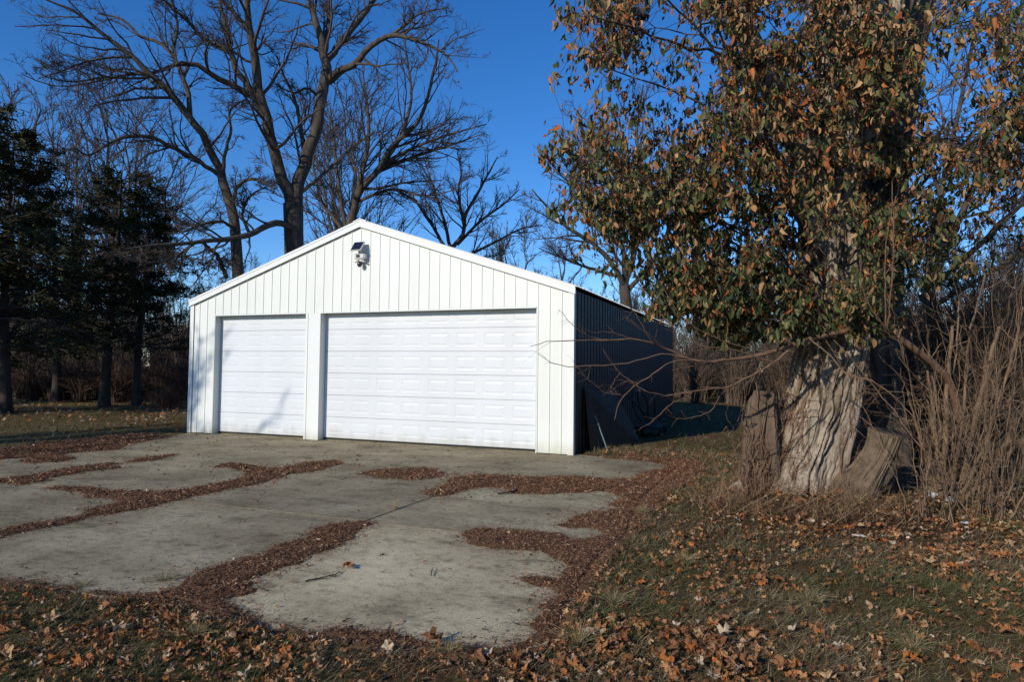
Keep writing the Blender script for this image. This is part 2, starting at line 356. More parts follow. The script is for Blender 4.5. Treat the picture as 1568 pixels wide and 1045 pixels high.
def scatter(pv, pf, pos, Rm, sc, cols):
    """pv (k,3) ; pos (n,3); Rm (n,3,3); sc (n,) or (n,3); cols (n,3) -> V,F,C"""
    sc = np.asarray(sc)
    q = pv[None]*(sc[:, None, None] if sc.ndim == 1 else sc[:, None, :])
    Vv = np.einsum('nij,nkj->nki', Rm, q)+pos[:, None]
    n, k = len(pos), len(pv)
    Fs = [(f[None]+(np.arange(n)*k)[:, None, None]).reshape(-1, f.shape[1]) for f in pf]
    return Vv.reshape(-1, 3), Fs, np.repeat(cols, k, 0)
def rotz(a):
    c, s = np.cos(a), np.sin(a); z = np.zeros_like(a); o = np.ones_like(a)
    return np.stack([np.stack([c, -s, z], -1), np.stack([s, c, z], -1), np.stack([z, z, o], -1)], -2)
def rotx(a):
    c, s = np.cos(a), np.sin(a); z = np.zeros_like(a); o = np.ones_like(a)
    return np.stack([np.stack([o, z, z], -1), np.stack([z, c, -s], -1), np.stack([z, s, c], -1)], -2)
def roty(a):
    c, s = np.cos(a), np.sin(a); z = np.zeros_like(a); o = np.ones_like(a)
    return np.stack([np.stack([c, z, s], -1), np.stack([z, o, z], -1), np.stack([-s, z, c], -1)], -2)
# pieces of needle and broken twiglet lying on the drift
def in_view_ground(n, x0, x1, y0, y1, fall=9.):
    xx = rng.uniform(x0, x1, n); yy = rng.uniform(y0, y1, n); V = np.stack([xx, yy, xx*0], 1); a, b, z = project(V)
    zz = (V-CAM)@_f
    ok = (zz > 1) & (a > -120) & (a < 1690) & (b < 1180) & (rng.random(n) < np.clip((5./np.clip(zz, 1, 99))**1.3, .03, 1))
    return xx[ok], yy[ok], zz[ok]
needle = np.array([[-.5, -.5, 0], [.5, -.5, 0], [.35, .5, .0], [-.35, .5, .0]]); nf = [np.array([[0, 1, 2, 3]])]
xx, yy, zz = in_view_ground(1300000, -3, 12.9, -9.4, .2)
jx, jy = rng.normal(0, .06, (2, len(xx))); ok = in_drift(xx, yy, .05) | (in_drift(xx+jx*1.2, yy+jy*1.2, .09) & (rng.random(len(xx)) < .75)) | (in_drift(xx+jx*3.5, yy+jy*3.5, .09) & (rng.random(len(xx)) < .16)) | (rng.random(len(xx)) < .008)
xx, yy, zz = xx[ok], yy[ok], zz[ok]
if len(xx) > 150000: xx, yy, zz = xx[:150000], yy[:150000], zz[:150000]
n = len(xx); pos = np.stack([xx, yy, np.maximum(surf_z(xx, yy), np.where(inpoly(xx, yy, OUTW), 0, ground_z(xx, yy)))+rng.uniform(.001, .012, n)], 1)
sc = np.stack([rng.uniform(.0022, .0055, n)*np.where(rng.random(n) < .06, 3.2, 1)*np.clip(zz/6, 1, 2.2), rng.uniform(.012, .038, n)*np.clip(zz/6, 1, 1.8), np.ones(n)], 1)
R = rotz(rng.uniform(0, 6.28, n)) @ rotx(rng.normal(0, .45, n)) @ roty(rng.normal(0, .9, n))
base = np.array([[.15, .075, .044], [.21, .108, .06], [.08, .041, .026], [.4, .27, .17], [.11, .052, .032], [.24, .115, .055]])
cc = base[rng.choice(6, n, p=[.3, .25, .2, .07, .1, .08])]*rng.uniform(.7, 1.25, (n, 1))
V, F, C = scatter(needle, nf, pos, R, sc, cc)
o = mo('needles', V, F, MAT['needle'], mound, False, C); o['kind'] = 'stuff'

# ------------------------------------------------------------------ garage
W, D, HE, HA, HD = 9.144, 12.0, 3.02, 4.54, 2.675
gar = thing('garage', 'white metal sided two door garage behind the concrete driveway', 'garage', (0, 0, 0))
def gz(xx): return HE+(HA-HE)*(1-abs(xx-W/2)/(W/2))
RIB = .2286; prof = [(0, 0), (.007, -.013), (.02, -.013), (.026, 0), (.088, 0), (.094, -.0012), (.104, -.0012), (.11, 0), (.16, 0), (.166, -.0012), (.176, -.0012), (.182, 0), (RIB, 0)]
def strip(z0, ztop, x0, clip=None):
    pts = [(min(max(p_[0]+x0, clip[0]), clip[1]), p_[1]) for p_ in prof] if clip else [(p_[0]+x0, p_[1]) for p_ in prof]
    V = [(a, b-.0, z0) for a, b in pts]+[(a, b, ztop(a)) for a, b in pts]; n = len(pts)
    F = [[i, i+1, n+i+1, n+i] for i in range(n-1)]
    V = np.array(V, float); V2 = V.copy(); V2[:, 1] = .04
    m_ = len(V); back = [[0, n, m_+n, m_], [n-1, m_+n-1, m_+2*n-1, 2*n-1]]
    cap = [[i, m_+i, m_+i+1, i+1] for i in range(n-1)]+[[n+i, n+i+1, m_+n+i+1, m_+n+i] for i in range(n-1)]
    return np.concatenate([V, V2]), np.array(F+back+cap)
XL0, XL1 = .70, 3.255           # small door opening
XR0, XR1 = 3.62, 8.46           # large door opening
xa = W-40*RIB-.0
k = 0
edges = [xa+RIB*i for i in range(41)]
if xa > 0: edges = [xa-RIB]+edges
for x0 in edges[:-1]:
    x1 = x0+RIB; c0, c1 = max(x0, 0), min(x1, W)
    if c1-c0 < .01: continue
    topf = lambda q: gz(min(max(q, 0), W))-.06
    inside = [(max(c0, u), min(c1, v)) for u, v in ((0, XL0), (XR1, W)) if min(c1, v)-max(c0, u) > .003]
    if inside and inside[0][1]-inside[0][0] > c1-c0-.003:
        V, F = strip(.015, topf, x0, (c0, c1)); mo('siding_strip', V, [F], MAT['siding'], gar)
    else:
        V, F = strip(HD, topf, x0, (c0, c1)); mo('siding_strip', V, [F], MAT['siding'], gar)
        for u, v in inside:
            V, F = strip(.015, lambda q: HD-.0005, x0, (u, v)); mo('siding_strip', V, [F], MAT['siding'], gar)
# side wall (right) strips share one mesh; profile turned to face +X
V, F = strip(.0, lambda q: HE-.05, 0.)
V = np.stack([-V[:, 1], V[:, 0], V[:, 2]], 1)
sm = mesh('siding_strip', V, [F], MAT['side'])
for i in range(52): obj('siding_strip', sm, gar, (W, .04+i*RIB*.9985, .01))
box('foundation', .03, W-.03, .19, D, -.06, .012, MAT['concrete'], gar)
box('left_wall', .0, .05, .045, D, .012, HE-.05, MAT['siding'], gar)
V = np.array([[.05, D-.05, .012], [W-.05, D-.05, .012], [W-.05, D-.05, HE-.06], [W/2, D-.05, HA-.08], [.05, D-.05, HE-.06], [.05, D, .012], [W-.05, D, .012], [W-.05, D, HE-.06], [W/2, D, HA-.08], [.05, D, HE-.06]])
mo('back_wall', V, [np.array([[0, 1, 2, 3, 4], [5, 9, 8, 7, 6]]), np.array([[0, 5, 6, 1], [1, 6, 7, 2], [2, 7, 8, 3], [3, 8, 9, 4], [4, 9, 5, 0]])], MAT['siding'], gar)
# corner trims
def ltrim(name, xc, sx):
    parts = [boxvf(min(xc, xc-sx*.085), max(xc, xc-sx*.085), -.027, -.0225, .005, HE-.03), boxvf(min(xc, xc+sx*.024), max(xc, xc+sx*.024), -.027, .085, .005, HE-.03)]
    V, F = merge([(a, [b]) for a, b in parts]); return mo(name, V, F, MAT['trim'], gar)
ltrim('corner_trim', W, 1); ltrim('corner_trim', 0, -1)
# rake trims : a deep fascia following the gable
th = .135
for s in (0, 1):
    xo = -.05 if s == 0 else W+.05; zo = gz(0)-(HA-HE)/(W/2)*.05
    a = np.array([xo, zo+.03]); b = np.array([W/2, HA+.03])
    def quad(y0, y1, t0, t1):
        p = [(a[0], a[1]-t0), (b[0], b[1]-t0), (b[0], b[1]-t1), (a[0], a[1]-t1)]
        V = np.array([[q[0], y, q[1]] for y in (y0, y1) for q in p]); F = np.array([[0, 1, 2, 3], [7, 6, 5, 4], [0, 4, 5, 1], [1, 5, 6, 2], [2, 6, 7, 3], [3, 7, 4, 0]]); return V, [F]
    V, F = merge([quad(-.055, -.028, 0, th), quad(-.064, -.0555, 0, .03), quad(-.06, -.0555, th-.012, th+.006)])
    mo('rake_trim', V, F, MAT['trim'], gar)
# roof panels with standing ribs, running from ridge to eave
ov = .09
for s in (0, 1):
    ex = W+ov if s else -ov; ez = HE-(HA-HE)/(W/2)*ov+.035; rz = HA+.035
    ys = [-.05]; yy_ = 0.
    Vt = []; n = int((D+.1)/RIB)
    pr = []
    for i in range(n+1):
        y0 = -.05+i*RIB
        pr += [(y0, 0), (y0+.008, .02), (y0+.03, .02), (y0+.04, 0)]
    pr = [q for q in pr if q[0] < D+.06]
    V = [(ex, q[0], ez+q[1]) for q in pr]+[(W/2, q[0], rz+q[1]) for q in pr]; m_ = len(pr)
    V += [(ex, q[0], ez+q[1]-.006) for q in pr]+[(W/2, q[0], rz+q[1]-.006) for q in pr]
    F = [[i, i+1, m_+i+1, m_+i] for i in range(m_-1)]+[[2*m_+i, 3*m_+i, 3*m_+i+1, 2*m_+i+1] for i in range(m_-1)]+[[i, 2*m_+i, 2*m_+i+1, i+1] for i in range(m_-1)]
    mo('roof_panel', V, [np.array(F)], MAT['roof'], gar)
V = np.array([[W/2-.16, -.06, HA+.012], [W/2, -.06, HA+.066], [W/2+.16, -.06, HA+.012], [W/2-.16, D+.05, HA+.012], [W/2, D+.05, HA+.066], [W/2+.16, D+.05, HA+.012]])
V2 = V.copy(); V2[:, 2] -= .02
mo('ridge_cap', np.concatenate([V, V2]), [np.array([[0, 1, 4, 3], [1, 2, 5, 4], [6, 9, 10, 7], [7, 10, 11, 8], [0, 6, 7, 1], [1, 7, 8, 2]])], MAT['trim'], gar)
# jambs, post, header
RC = .17
def jamb(x0, x1): return box('door_jamb', x0, x1, -.012, RC+.05, .0, HD-.01, MAT['jamb'], gar)
jamb(XL0-.004, XL0+.02); jamb(XR1-.018, XR1+.004)
for x0, x1 in ((XL0+.02, XL1-.0), (XR0+.0, XR1-.018)):
    box('door_header', x0, x1, -.002, RC+.05, HD-.006, HD+.03, MAT['jamb'], gar)
    V, F = merge([(boxvf(x0, x1, -.03, -.0245, HD-.012, HD+.006)[0], [boxvf(0, 1, 0, 1, 0, 1)[1]])]); mo('header_flashing', V, F, MAT['trim'], gar)
# the post between the doors : folded trim with a narrow centre seam
V, F = merge([(a_, [b_]) for a_, b_ in (boxvf(XL1, XR0, .001, RC+.05, 0, HD-.004), boxvf(XL1-.006, XL1+.05, -.026, .0, 0.005, HD-.004), boxvf(XR0-.05, XR0+.006, -.026, .0, .005, HD-.004), boxvf(XL1+.05, XR0-.05, -.016, .0, .005, HD-.004))])
mo('door_post', V, F, MAT['trim'], gar)
# overhead doors
def door(x0, x1, npan):
    dr = link(bpy.data.objects.new('garage_door', None), gar); dr['origin'] = (0, 0, 0)
    zs = [.05, .49, .95, 1.41, 1.87, 2.33, 2.79]
    for i in range(6):
        z0, z1 = zs[i]+.003, zs[i+1]-.003
        parts = []
        yf = RC
        # frame face with sunk and raised panels: built as nested rings
        Vv, Ff = [], []
        def rect(a, b, c, d, yv): s_ = len(Vv); Vv.extend([(a, yv, c), (b, yv, c), (b, yv, d), (a, yv, d)]); return s_
        pw = (x1-x0)/npan; mx = .075*pw/.6; mz = .095
        gx = [x0]
        cols = [(x0+pw*j+mx, x0+pw*(j+1)-mx) for j in range(npan)]
        for j, (a, b) in enumerate(cols):
            l = x0 if j == 0 else cols[j-1][1]
            s_ = rect(l, a, z0, z1, yf); Ff.append([s_, s_+1, s_+2, s_+3])
            for c_, d_ in ((z0, z0+mz), (z1-mz, z1)):
                s_ = rect(a, b, c_, d_, yf); Ff.append([s_, s_+1, s_+2, s_+3])
            rings = [(0, 0), (.014, .003), (.032, .003), (.062, -.0008), ]
            prev = None
            for ins, dy in rings:
                s_ = rect(a+ins, b-ins, z0+mz+ins, z1-mz-ins, yf+dy)
                if prev is not None:
                    for q in range(4): Ff.append([prev+q, prev+(q+1) % 4, s_+(q+1) % 4, s_+q])
                prev = s_
            Ff.append([prev, prev+1, prev+2, prev+3])
        s_ = rect(cols[-1][1], x1, z0, z1, yf); Ff.append([s_, s_+1, s_+2, s_+3])
        bx, bf = boxvf(x0, x1, yf+.012, yf+.045, z0, z1)
        eb = [boxvf(x0, x1, yf-.0, yf+.0125, z0-.0005, z0+.0), ]
        top = np.array([[x0, yf, z1], [x1, yf, z1], [x1, yf+.012, z1], [x0, yf+.012, z1], [x0, yf, z0], [x1, yf, z0], [x1, yf+.012, z0], [x0, yf+.012, z0]])
        V, F = merge([(np.array(Vv), [np.array(Ff)]), (bx, [bf]), (top, [np.array([[0, 1, 2, 3], [7, 6, 5, 4]])])])
        mo('door_section', V, F, MAT['door'], dr)
    box('bottom_seal', x0, x1, RC+.004, RC+.04, .013, .052, MAT['rubber'], dr)
door(XL0+.024, XL1-.004, 4); door(XR0+.004, XR1-.022, 8)
box('ceiling_shade', .06, W-.06, .25, D-.1, HE-.04, HE-.02, MAT['board'], gar)

# ------------------------------------------------------------------ solar light on the gable
q = Wl(556, 392)
sl_ = thing('solar_light', 'solar powered security light mounted high on the white gable', 'light', (q[0], -.02, q[2]))
ox, oz = q[0], q[2]
s1 = .0128
box('housing', ox-.13, ox+.13, -.15, -.022, oz-.09, oz+.03, MAT['plastic'], sl_, .02)
V, F = boxvf(-.125, .125, -.012, .012, -.125, .125); Rm = np.array(Matrix.Rotation(math.radians(-38), 3, 'X')); V = V@Rm.T+np.array([ox-.02, -.17, oz+.17])
mo('solar_panel_frame', V, [F], MAT['plastic'], sl_)
V, F = boxvf(-.112, .112, -.016, -.0125, -.112, .112); V = V@Rm.T+np.array([ox-.02, -.17, oz+.17])
mo('solar_cell', V, [F], MAT['solar'], sl_)
box('bracket', ox-.03, ox+.03, -.13, -.025, oz+.03, oz+.1, MAT['plastic'], sl_)
def ball(name, c, r, mat, parent, sz=1., seg=14):
    bm = bmesh.new(); bmesh.ops.create_uvsphere(bm, u_segments=seg, v_segments=seg//2+2, radius=r)
    V = np.array([v.co[:] for v in bm.verts]); bm.verts.ensure_lookup_table()
    f3 = np.array([[v.index for v in f.verts] for f in bm.faces if len(f.verts) == 3]); f4 = np.array([[v.index for v in f.verts] for f in bm.faces if len(f.verts) == 4]); bm.free()
    V[:, 2] *= sz
    return mo(name, V+np.array(c), [f3, f4], mat, parent, True)
box('lamp_head', ox-.06, ox+.02, -.165, -.1505, oz-.05, oz-.0, MAT['lens'], sl_)
ball('motion_sensor', (ox-.0, -.12, oz-.19), .052, MAT['lens'], sl_, 1.2)
box('sensor_arm', ox-.02, ox+.03, -.11, -.05, oz-.15, oz-.09, MAT['plastic'], sl_)
for s in (-1, 1):
    V, F = boxvf(-.05, .05, -.03, .03, -.012, .012); Rm = np.array(Matrix.Rotation(math.radians(18*s), 3, 'Y')); mo('lamp_flap', V@Rm.T+np.array([ox+s*.075, -.11, oz-.125]), [F], MAT['plastic'], sl_)

# ------------------------------------------------------------------ tubes
def tubes(P_, R_, sides):
    """P_ (m,n,3)  R_ (m,n) -> V, [F]"""
    m_, n, _ = P_.shape
    T = np.gradient(P_, axis=1); T /= np.linalg.norm(T, axis=2, keepdims=True)+1e-9
    mean = P_[:, -1]-P_[:, 0]; ax = np.argmin(np.abs(mean), axis=1); ref = np.eye(3)[ax][:, None, :]
    A = np.cross(T, ref); A /= np.linalg.norm(A, axis=2, keepdims=True)+1e-9; B = np.cross(A, T)
    th_ = np.arange(sides)/sides*2*np.pi
    V = P_[:, :, None]+R_[:, :, None, None]*(np.cos(th_)[None, None, :, None]*A[:, :, None]+np.sin(th_)[None, None, :, None]*B[:, :, None])
    base = (np.arange(m_)[:, None, None]*n+np.arange(n-1)[None, :, None])*sides; k = np.arange(sides)[None, None]; k2 = (k+1) % sides
    F = np.stack([base+k, base+k2, base+sides+k2, base+sides+k], -1).reshape(-1, 4)
    return V.reshape(-1, 3), [F]
def resample(pts, n, rad=None):
    pts = np.asarray(pts, float)
    if rad is not None and len(rad) != len(pts): rad = np.interp(np.linspace(0, 1, len(pts)), np.linspace(0, 1, len(rad)), rad)
    s = np.concatenate([[0], np.cumsum(np.linalg.norm(np.diff(pts, axis=0), axis=1))]); t = np.linspace(0, s[-1], n)
    # smooth (catmull-like) through cubic hermite
    m_ = np.gradient(pts, s+np.arange(len(s))*1e-9, axis=0); i = np.clip(np.searchsorted(s, t, side='right')-1, 0, len(s)-2); hh = (s[i+1]-s[i])[:, None]; u = ((t-s[i])/(s[i+1]-s[i]))[:, None]
    o_ = (2*u**3-3*u**2+1)*pts[i]+(u**3-2*u**2+u)*hh*m_[i]+(-2*u**3+3*u**2)*pts[i+1]+(u**3-u**2)*hh*m_[i+1]
    if rad is None: return o_
    return o_, np.interp(t, s, rad)
def children(Pp, Rp, k, t0, t1, ang, lenf, n, rf, trop, wander, rmin, lmin=.15, lmax=99., flat=0.):
    m_, np_, _ = Pp.shape; L = np.linalg.norm(np.diff(Pp, axis=1), axis=2).sum(1)
    kk = np.maximum(1, np.round(k*rng.uniform(.75, 1.25, m_))).astype(int); idx = np.repeat(np.arange(m_), kk); M_ = len(idx)
    t = rng.uniform(t0, t1, M_); f = t*(np_-1); i = np.minimum(f.astype(int), np_-2); u = (f-i)[:, None]
    A = Pp[idx, i]; B = Pp[idx, i+1]; base = A*(1-u)+B*u; rb = Rp[idx, i]*(1-u[:, 0])+Rp[idx, i+1]*u[:, 0]
    tg = B-A; tg /= np.linalg.norm(tg, axis=1, keepdims=True)+1e-9
    rd = rng.normal(size=(M_, 3)); rd -= (rd*tg).sum(1, keepdims=True)*tg; rd /= np.linalg.norm(rd, axis=1, keepdims=True)+1e-9
    rd[:, 2] *= (1-flat)
    a = np.radians(rng.uniform(ang[0], ang[1], M_))[:, None]; d = np.cos(a)*tg+np.sin(a)*rd; d /= np.linalg.norm(d, axis=1, keepdims=True)
    ln = np.clip(L[idx]*lenf*rng.uniform(.55, 1.2, M_)*(1.2-.65*t), lmin, lmax); st = ln/(n-1)
    pts = [base]
    for s_ in range(n-1):
        d = d+rng.normal(size=(M_, 3))*wander; d[:, 2] += trop; d /= np.linalg.norm(d, axis=1, keepdims=True); pts.append(pts[-1]+d*st[:, None])
    C = np.stack(pts, 1); r0 = np.maximum(np.minimum(rb*rf, ln*.0165+rmin), rmin)
    return C, np.maximum(r0[:, None]*np.linspace(1, .3, n)[None], rmin*.6)
def split_tree(name, label, cat, base, main, mats, lv, group=None, sides=(14, 6, 4, 3), trunk_n=1):
    """main: list of (pts, r) numpy polylines already in world; first trunk_n form the trunk"""
    t = thing(name, label, cat, base, group)
    tr = [resample(p, 24, r) for p, r in main[:trunk_n]]
    V, F = merge([tubes(a[None], b[None], sides[0]) for a, b in tr]); mo('trunk', V, F, mats[0], t, True)
    prs = list(tr)
    for p, r in main[trunk_n:]:
        a, b = resample(p, 20, r); a[1:-1] += rng.normal(0, b[1:-1, None]*.16)
        V, F = tubes(a[None], b[None], 8); mo('branch', V, F, mats[0], t, True); prs.append((a, b))
    Pp = np.stack([resample(a, 20) for a, b in prs[trunk_n:]] if len(prs) > trunk_n else [resample(a, 20) for a, b in prs]); Rp = np.stack([np.interp(np.linspace(0, 1, 20), np.linspace(0, 1, len(b)), b) for a, b in (prs[trunk_n:] if len(prs) > trunk_n else prs)])
    cur = (Pp, Rp); out = []
    for i, kw in enumerate(lv):
        cur = children(*cur, **kw); out.append(tubes(*cur, sides[1] if i == 0 else sides[2] if i == 1 else 3))
    V, F = merge(out); o_ = mo('twigs', V, F, mats[1], t, False); o_['kind'] = 'stuff'
    return t, cur

def PX(lst, d0, d1=None, r=(1, 1)):
    """pixel polyline at distance d0..d1, radii in pixels -> world points and radii"""
    d1 = d0 if d1 is None else d1; n = len(lst); ds = np.linspace(d0, d1, n)
    pts = np.array([P(q[0], q[1], d) for q, d in zip(lst, ds)]); rr = np.interp(np.linspace(0, 1, n), np.linspace(0, 1, len(r)), r)*ds/FPX
    return pts, rr

LV = [dict(k=15, t0=.12, t1=1, ang=(28, 68), lenf=.34, n=7, rf=.5, trop=.06, wander=.2, rmin=.011, lmax=3.2),
      dict(k=6.5, t0=.15, t1=1, ang=(25, 60), lenf=.5, n=6, rf=.55, trop=.04, wander=.22, rmin=.0075, lmax=1.6),
      dict(k=7, t0=.15, t1=1, ang=(25, 60), lenf=.5, n=4, rf=.6, trop=.02, wander=.22, rmin=.006, lmin=.12, lmax=.8)]
mats = (MAT['bark'], MAT['twig'])
# the large forked tree behind the garage
d = 25.
gb = P(450, 560, d); gb[2] = 0
A = [(np.array([[gb[0], gb[1], -.1], [gb[0], gb[1], 1.5], *PX([(451, 430), (450, 370), (449, 312)], d)[0]]), np.array([.52, .42, .36, .34, .36])),
     PX([(448,318),(438,285),(425,250),(417,220),(409,180),(399,150),(391,95),(384,50),(378,0),(370,-70),(368,-140)], d, 23, [10, 8.5, 7.5, 6.5, 4.5, 2.5]),
     PX([(454,318),(462,265),(474,225),(488,172),(496,126),(498,77),(488,46),(477,15),(471,-10),(460,-80)], d, 26, [10, 9, 8, 6.5, 4, 2.5]),
     PX([(404,168),(383,135),(362,105),(351,70),(343,30),(336,0),(326,-60)], 24.3, 24.5, [6, 5, 4, 3, 2]),
     PX([(400,160),(375,140),(345,125),(331,117),(301,99),(271,98),(234,112),(200,113),(150,124),(77,130),(33,113)], 24.2, 20.5, [5, 4.6, 3.8, 2.6, 1.4, .7]),
     PX([(355,82),(315,60),(285,30),(261,8),(238,-8)], 24.4, 23, [4, 3, 2.2, 1.4]),
     PX([(383,50),(360,20),(340,0),(325,-25)], 23.6, 23, [3.5, 2.5, 1.5]),
     PX([(499,95),(515,75),(530,55),(552,28),(572,0),(600,-45)], 25.8, 27, [5.5, 5, 4, 2.5]),
     PX([(497,128),(515,110),(542,99),(565,73),(598,54),(633,60),(665,73),(687,87),(700,108)], 25.6, 23, [5.5, 5, 3.6, 2.2, 1]),
     PX([(598,54),(618,40),(640,22),(680,12)], 24.5, 24, [2.6, 1.8, .9]),
     PX([(498,77),(502,45),(504,15),(508,-30)], 25.9, 26.5, [4.5, 3.4, 2]),
     PX([(468,240),(461,200),(456,170),(448,143),(436,118),(424,85)], 25.3, 25, [4, 3, 2.2, 1.2]),
     PX([(490,150),(470,135),(450,142),(432,135)], 25.6, 25, [2.6, 2, 1]),
     PX([(449,350),(430,342),(410,345),(384,359),(350,366),(317,369),(280,373),(235,376),(190,382)], 24.8, 19.5, [5, 5, 4.4, 3.6, 2.4, 1.2]),
     PX([(306,369),(332,392),(347,425)], 22, 23.5, [2.6, 3.2, 3.4]),
     PX([(300,370),(270,392),(240,402),(205,400),(170,390)], 21.6, 19.6, [2.6, 2, 1]),
     PX([(384,359),(372,335),(375,312),(390,295),(410,285)], 24, 23, [2.6, 2.2, 1.4, .8]),
     PX([(455,300),(500,262),(540,225),(575,200)], 25, 25.5, [3, 2.2, 1.1])]
split_tree('bare_tree', 'tallest bare tree with a forked dark trunk behind the garage ridge', 'tree', gb, A, mats, LV)
# the leaning tree left of it
d = 23.; gb = P(366, 560, d); gb[2] = 0
B_ = [(np.array([[gb[0], gb[1], -.1], [gb[0], gb[1], 1.2], *PX([(365, 440), (362, 380), (357, 330), (340, 275)], d)[0]]), np.array([.28, .22, .19, .185, .17, .15])),
      PX([(341,278),(325,234),(311,208),(291,181),(265,147),(234,117),(201,87),(167,60),(140,37),(114,17),(80,3),(40,-14)], d, 20, [6.2, 5.6, 5, 4, 3, 2, 1]),
      PX([(336,268),(301,244),(268,228),(234,211),(194,209),(161,223),(134,238),(118,228)], d, 20, [3.6, 3.3, 3, 2, 1]),
      PX([(291,181),(291,150),(281,120),(268,90),(248,67),(214,54),(188,30),(150,20)], 22.3, 23, [4, 3.2, 2.4, 1.2]),
      PX([(265,80),(271,33),(261,-5),(255,-50)], 22.6, 22, [2.6, 1.8, .9]),
      PX([(343,275),(342,255),(346,228),(353,201),(352,170),(374,152)], d, 22, [3.2, 2.6, 2, 1]),
      PX([(357,310),(364,285),(380,275),(402,278),(420,290)], d, 22.5, [3, 2.6, 1.5]),
      PX([(234,117),(200,120),(160,118),(110,125),(70,118)], 21.6, 19, [2, 1.6, .8]),
      PX([(201,87),(170,88),(130,95),(90,110),(60,120)], 21, 19, [2, 1.4, .7]),
      PX([(360,350),(340,340),(310,343),(280,355),(262,350)], 23, 21, [2.6, 2, 1])]
split_tree('bare_tree', 'bare tree leaning left, left of the forked tree behind the garage', 'tree', gb, B_, mats, LV)
# clump behind the ridge
LV2 = [dict(k=13, t0=.1, t1=1, ang=(22, 50), lenf=.4, n=7, rf=.55, trop=.05, wander=.13, rmin=.012, lmax=4),
       dict(k=6, t0=.1, t1=1, ang=(22, 50), lenf=.48, n=5, rf=.6, trop=.03, wander=.16, rmin=.009, lmax=1.8),
       dict(k=7, t0=.15, t1=1, ang=(22, 50), lenf=.45, n=4, rf=.6, trop=.02, wander=.16, rmin=.006, lmin=.15, lmax=.9)]
d = 30.; gb = P(528, 560, d); gb[2] = 0
C_ = [(np.array([[gb[0], gb[1], -.1], *PX([(526, 450), (530, 380), (540, 330)], d)[0]]), np.array([.3, .25, .22, .2])),
      PX([(538,335),(553,291),(576,264),(600,225),(640,185),(660,130),(668,90),(672,60)], d, 28, [5.5, 5, 3.6, 2.2, 1]),
      PX([(553,291),(590,250),(630,228),(690,205),(745,190)], d, 28, [3.6, 3, 2, .8]),
      PX([(540,320),(560,240),(565,190),(560,150),(555,100)], d, 31, [3.6, 3, 2, .8]),
      PX([(576,264),(610,215),(630,150),(625,100),(618,50)], d, 32, [3.4, 2.6, 1.8, .8]),
      PX([(530,350),(518,280),(512,220),(505,160)], d, 31, [3.2, 2.4, .9]),
      PX([(576,264),(640,238),(690,222),(738,205)], d, 28, [3, 2, .8]),
      PX([(545,310),(600,290),(650,300),(700,290)], d, 27, [2.6, 1.8, .8]),
      PX([(530,360),(490,300),(480,240),(490,190)], d, 32, [3, 2, .8])]
split_tree('bare_tree', 'bare tree fanning up to the right from behind the garage peak', 'tree', gb, C_, mats, LV2)
d = 33.; gb = P(698, 560, d); gb[2] = 0
D_ = [(np.array([[gb[0], gb[1], -.1], *PX([(698, 450), (694, 400), (692, 375)], d)[0]]), np.array([.26, .21, .18, .16])),
      PX([(694,378),(708,360),(713,330),(732,295),(750,262),(762,240)], d, 32, [3.4, 3, 2, .8]),
      PX([(692,385),(680,340),(668,300),(655,260),(648,240)], d, 34, [3, 2.4, 1.6, .7]),
      PX([(711,340),(702,300),(706,262),(700,232)], d, 33, [2.4, 1.6, .7]),
      PX([(690,395),(655,335),(632,305),(598,285)], d, 31, [2.8, 2, .8]),
      PX([(700,375),(740,335),(772,312),(795,290)], d, 33, [2.6, 1.8, .8]),
      PX([(700,400),(760,370),(800,350),(830,345)], d, 33, [2.4, 1.6, .7])]
split_tree('bare_tree', 'small bare tree behind the right slope of the garage roof', 'tree', gb, D_, mats, LV2)
d = 27.; gb = P(962, 570, d); gb[2] = 0
E_ = [(np.array([[gb[0], gb[1], -.1], *PX([(962, 500), (958, 460), (955, 435)], d)[0]]), np.array([.32, .26, .22, .2])),
      PX([(957,441),(944,414),(912,377),(866,345),(838,317),(815,290)], d, 25, [5, 4.2, 3, 2, .9]),
      PX([(956,438),(953,380),(930,330),(885,290),(850,262)], d, 26, [4.6, 3.6, 2.4, .9]),
      PX([(957,436),(975,370),(985,290),(975,210),(985,130)], d, 28, [5, 4, 2.6, 1.2]),
      PX([(957,450),(1000,400),(1030,330),(1045,250)], d, 28, [4, 3, 2, 1]),
      PX([(950,425),(900,410),(860,395),(825,380)], d, 25, [3, 2, .8]),
      PX([(930,330),(900,250),(890,180)], 26.5, 27, [2.4, 1.6, .8])]
split_tree('bare_tree', 'bare tree behind the vine covered tree and the garage back corner', 'tree', gb, E_, mats, LV2)

d = 15.; gb = P(1430, 570, d); gb[2] = 0
F_ = [(np.array([[gb[0], gb[1], -.1], *PX([(1432, 520), (1428, 470), (1420, 440)], d)[0]]), np.array([.2, .15, .13, .12])),
      PX([(1420,450),(1462,350),(1520,230),(1590,110),(1640,20)], d, 14, [6, 5, 4, 2.4, 1.2]),
      PX([(1424,445),(1500,375),(1590,290),(1680,220)], d, 14, [5, 4, 2.6, 1.2]),
      PX([(1418,440),(1440,300),(1470,160),(1500,10),(1515,-60)], d, 15, [5, 4, 3, 1.6, 1]),
      PX([(1428,470),(1530,410),(1640,350)], d, 14, [4, 3, 1.2]),
      PX([(1462,350),(1500,270),(1560,200),(1630,160)], d, 13.5, [3.4, 2.6, 1.8, 1]),
      PX([(1440,300),(1410,200),(1395,100),(1400,0)], d, 15, [3, 2.4, 1.6, 1])]
split_tree('bare_tree', 'bare twiggy tree behind the cane bush, leaning to the right edge', 'tree', gb, F_, mats, LV)

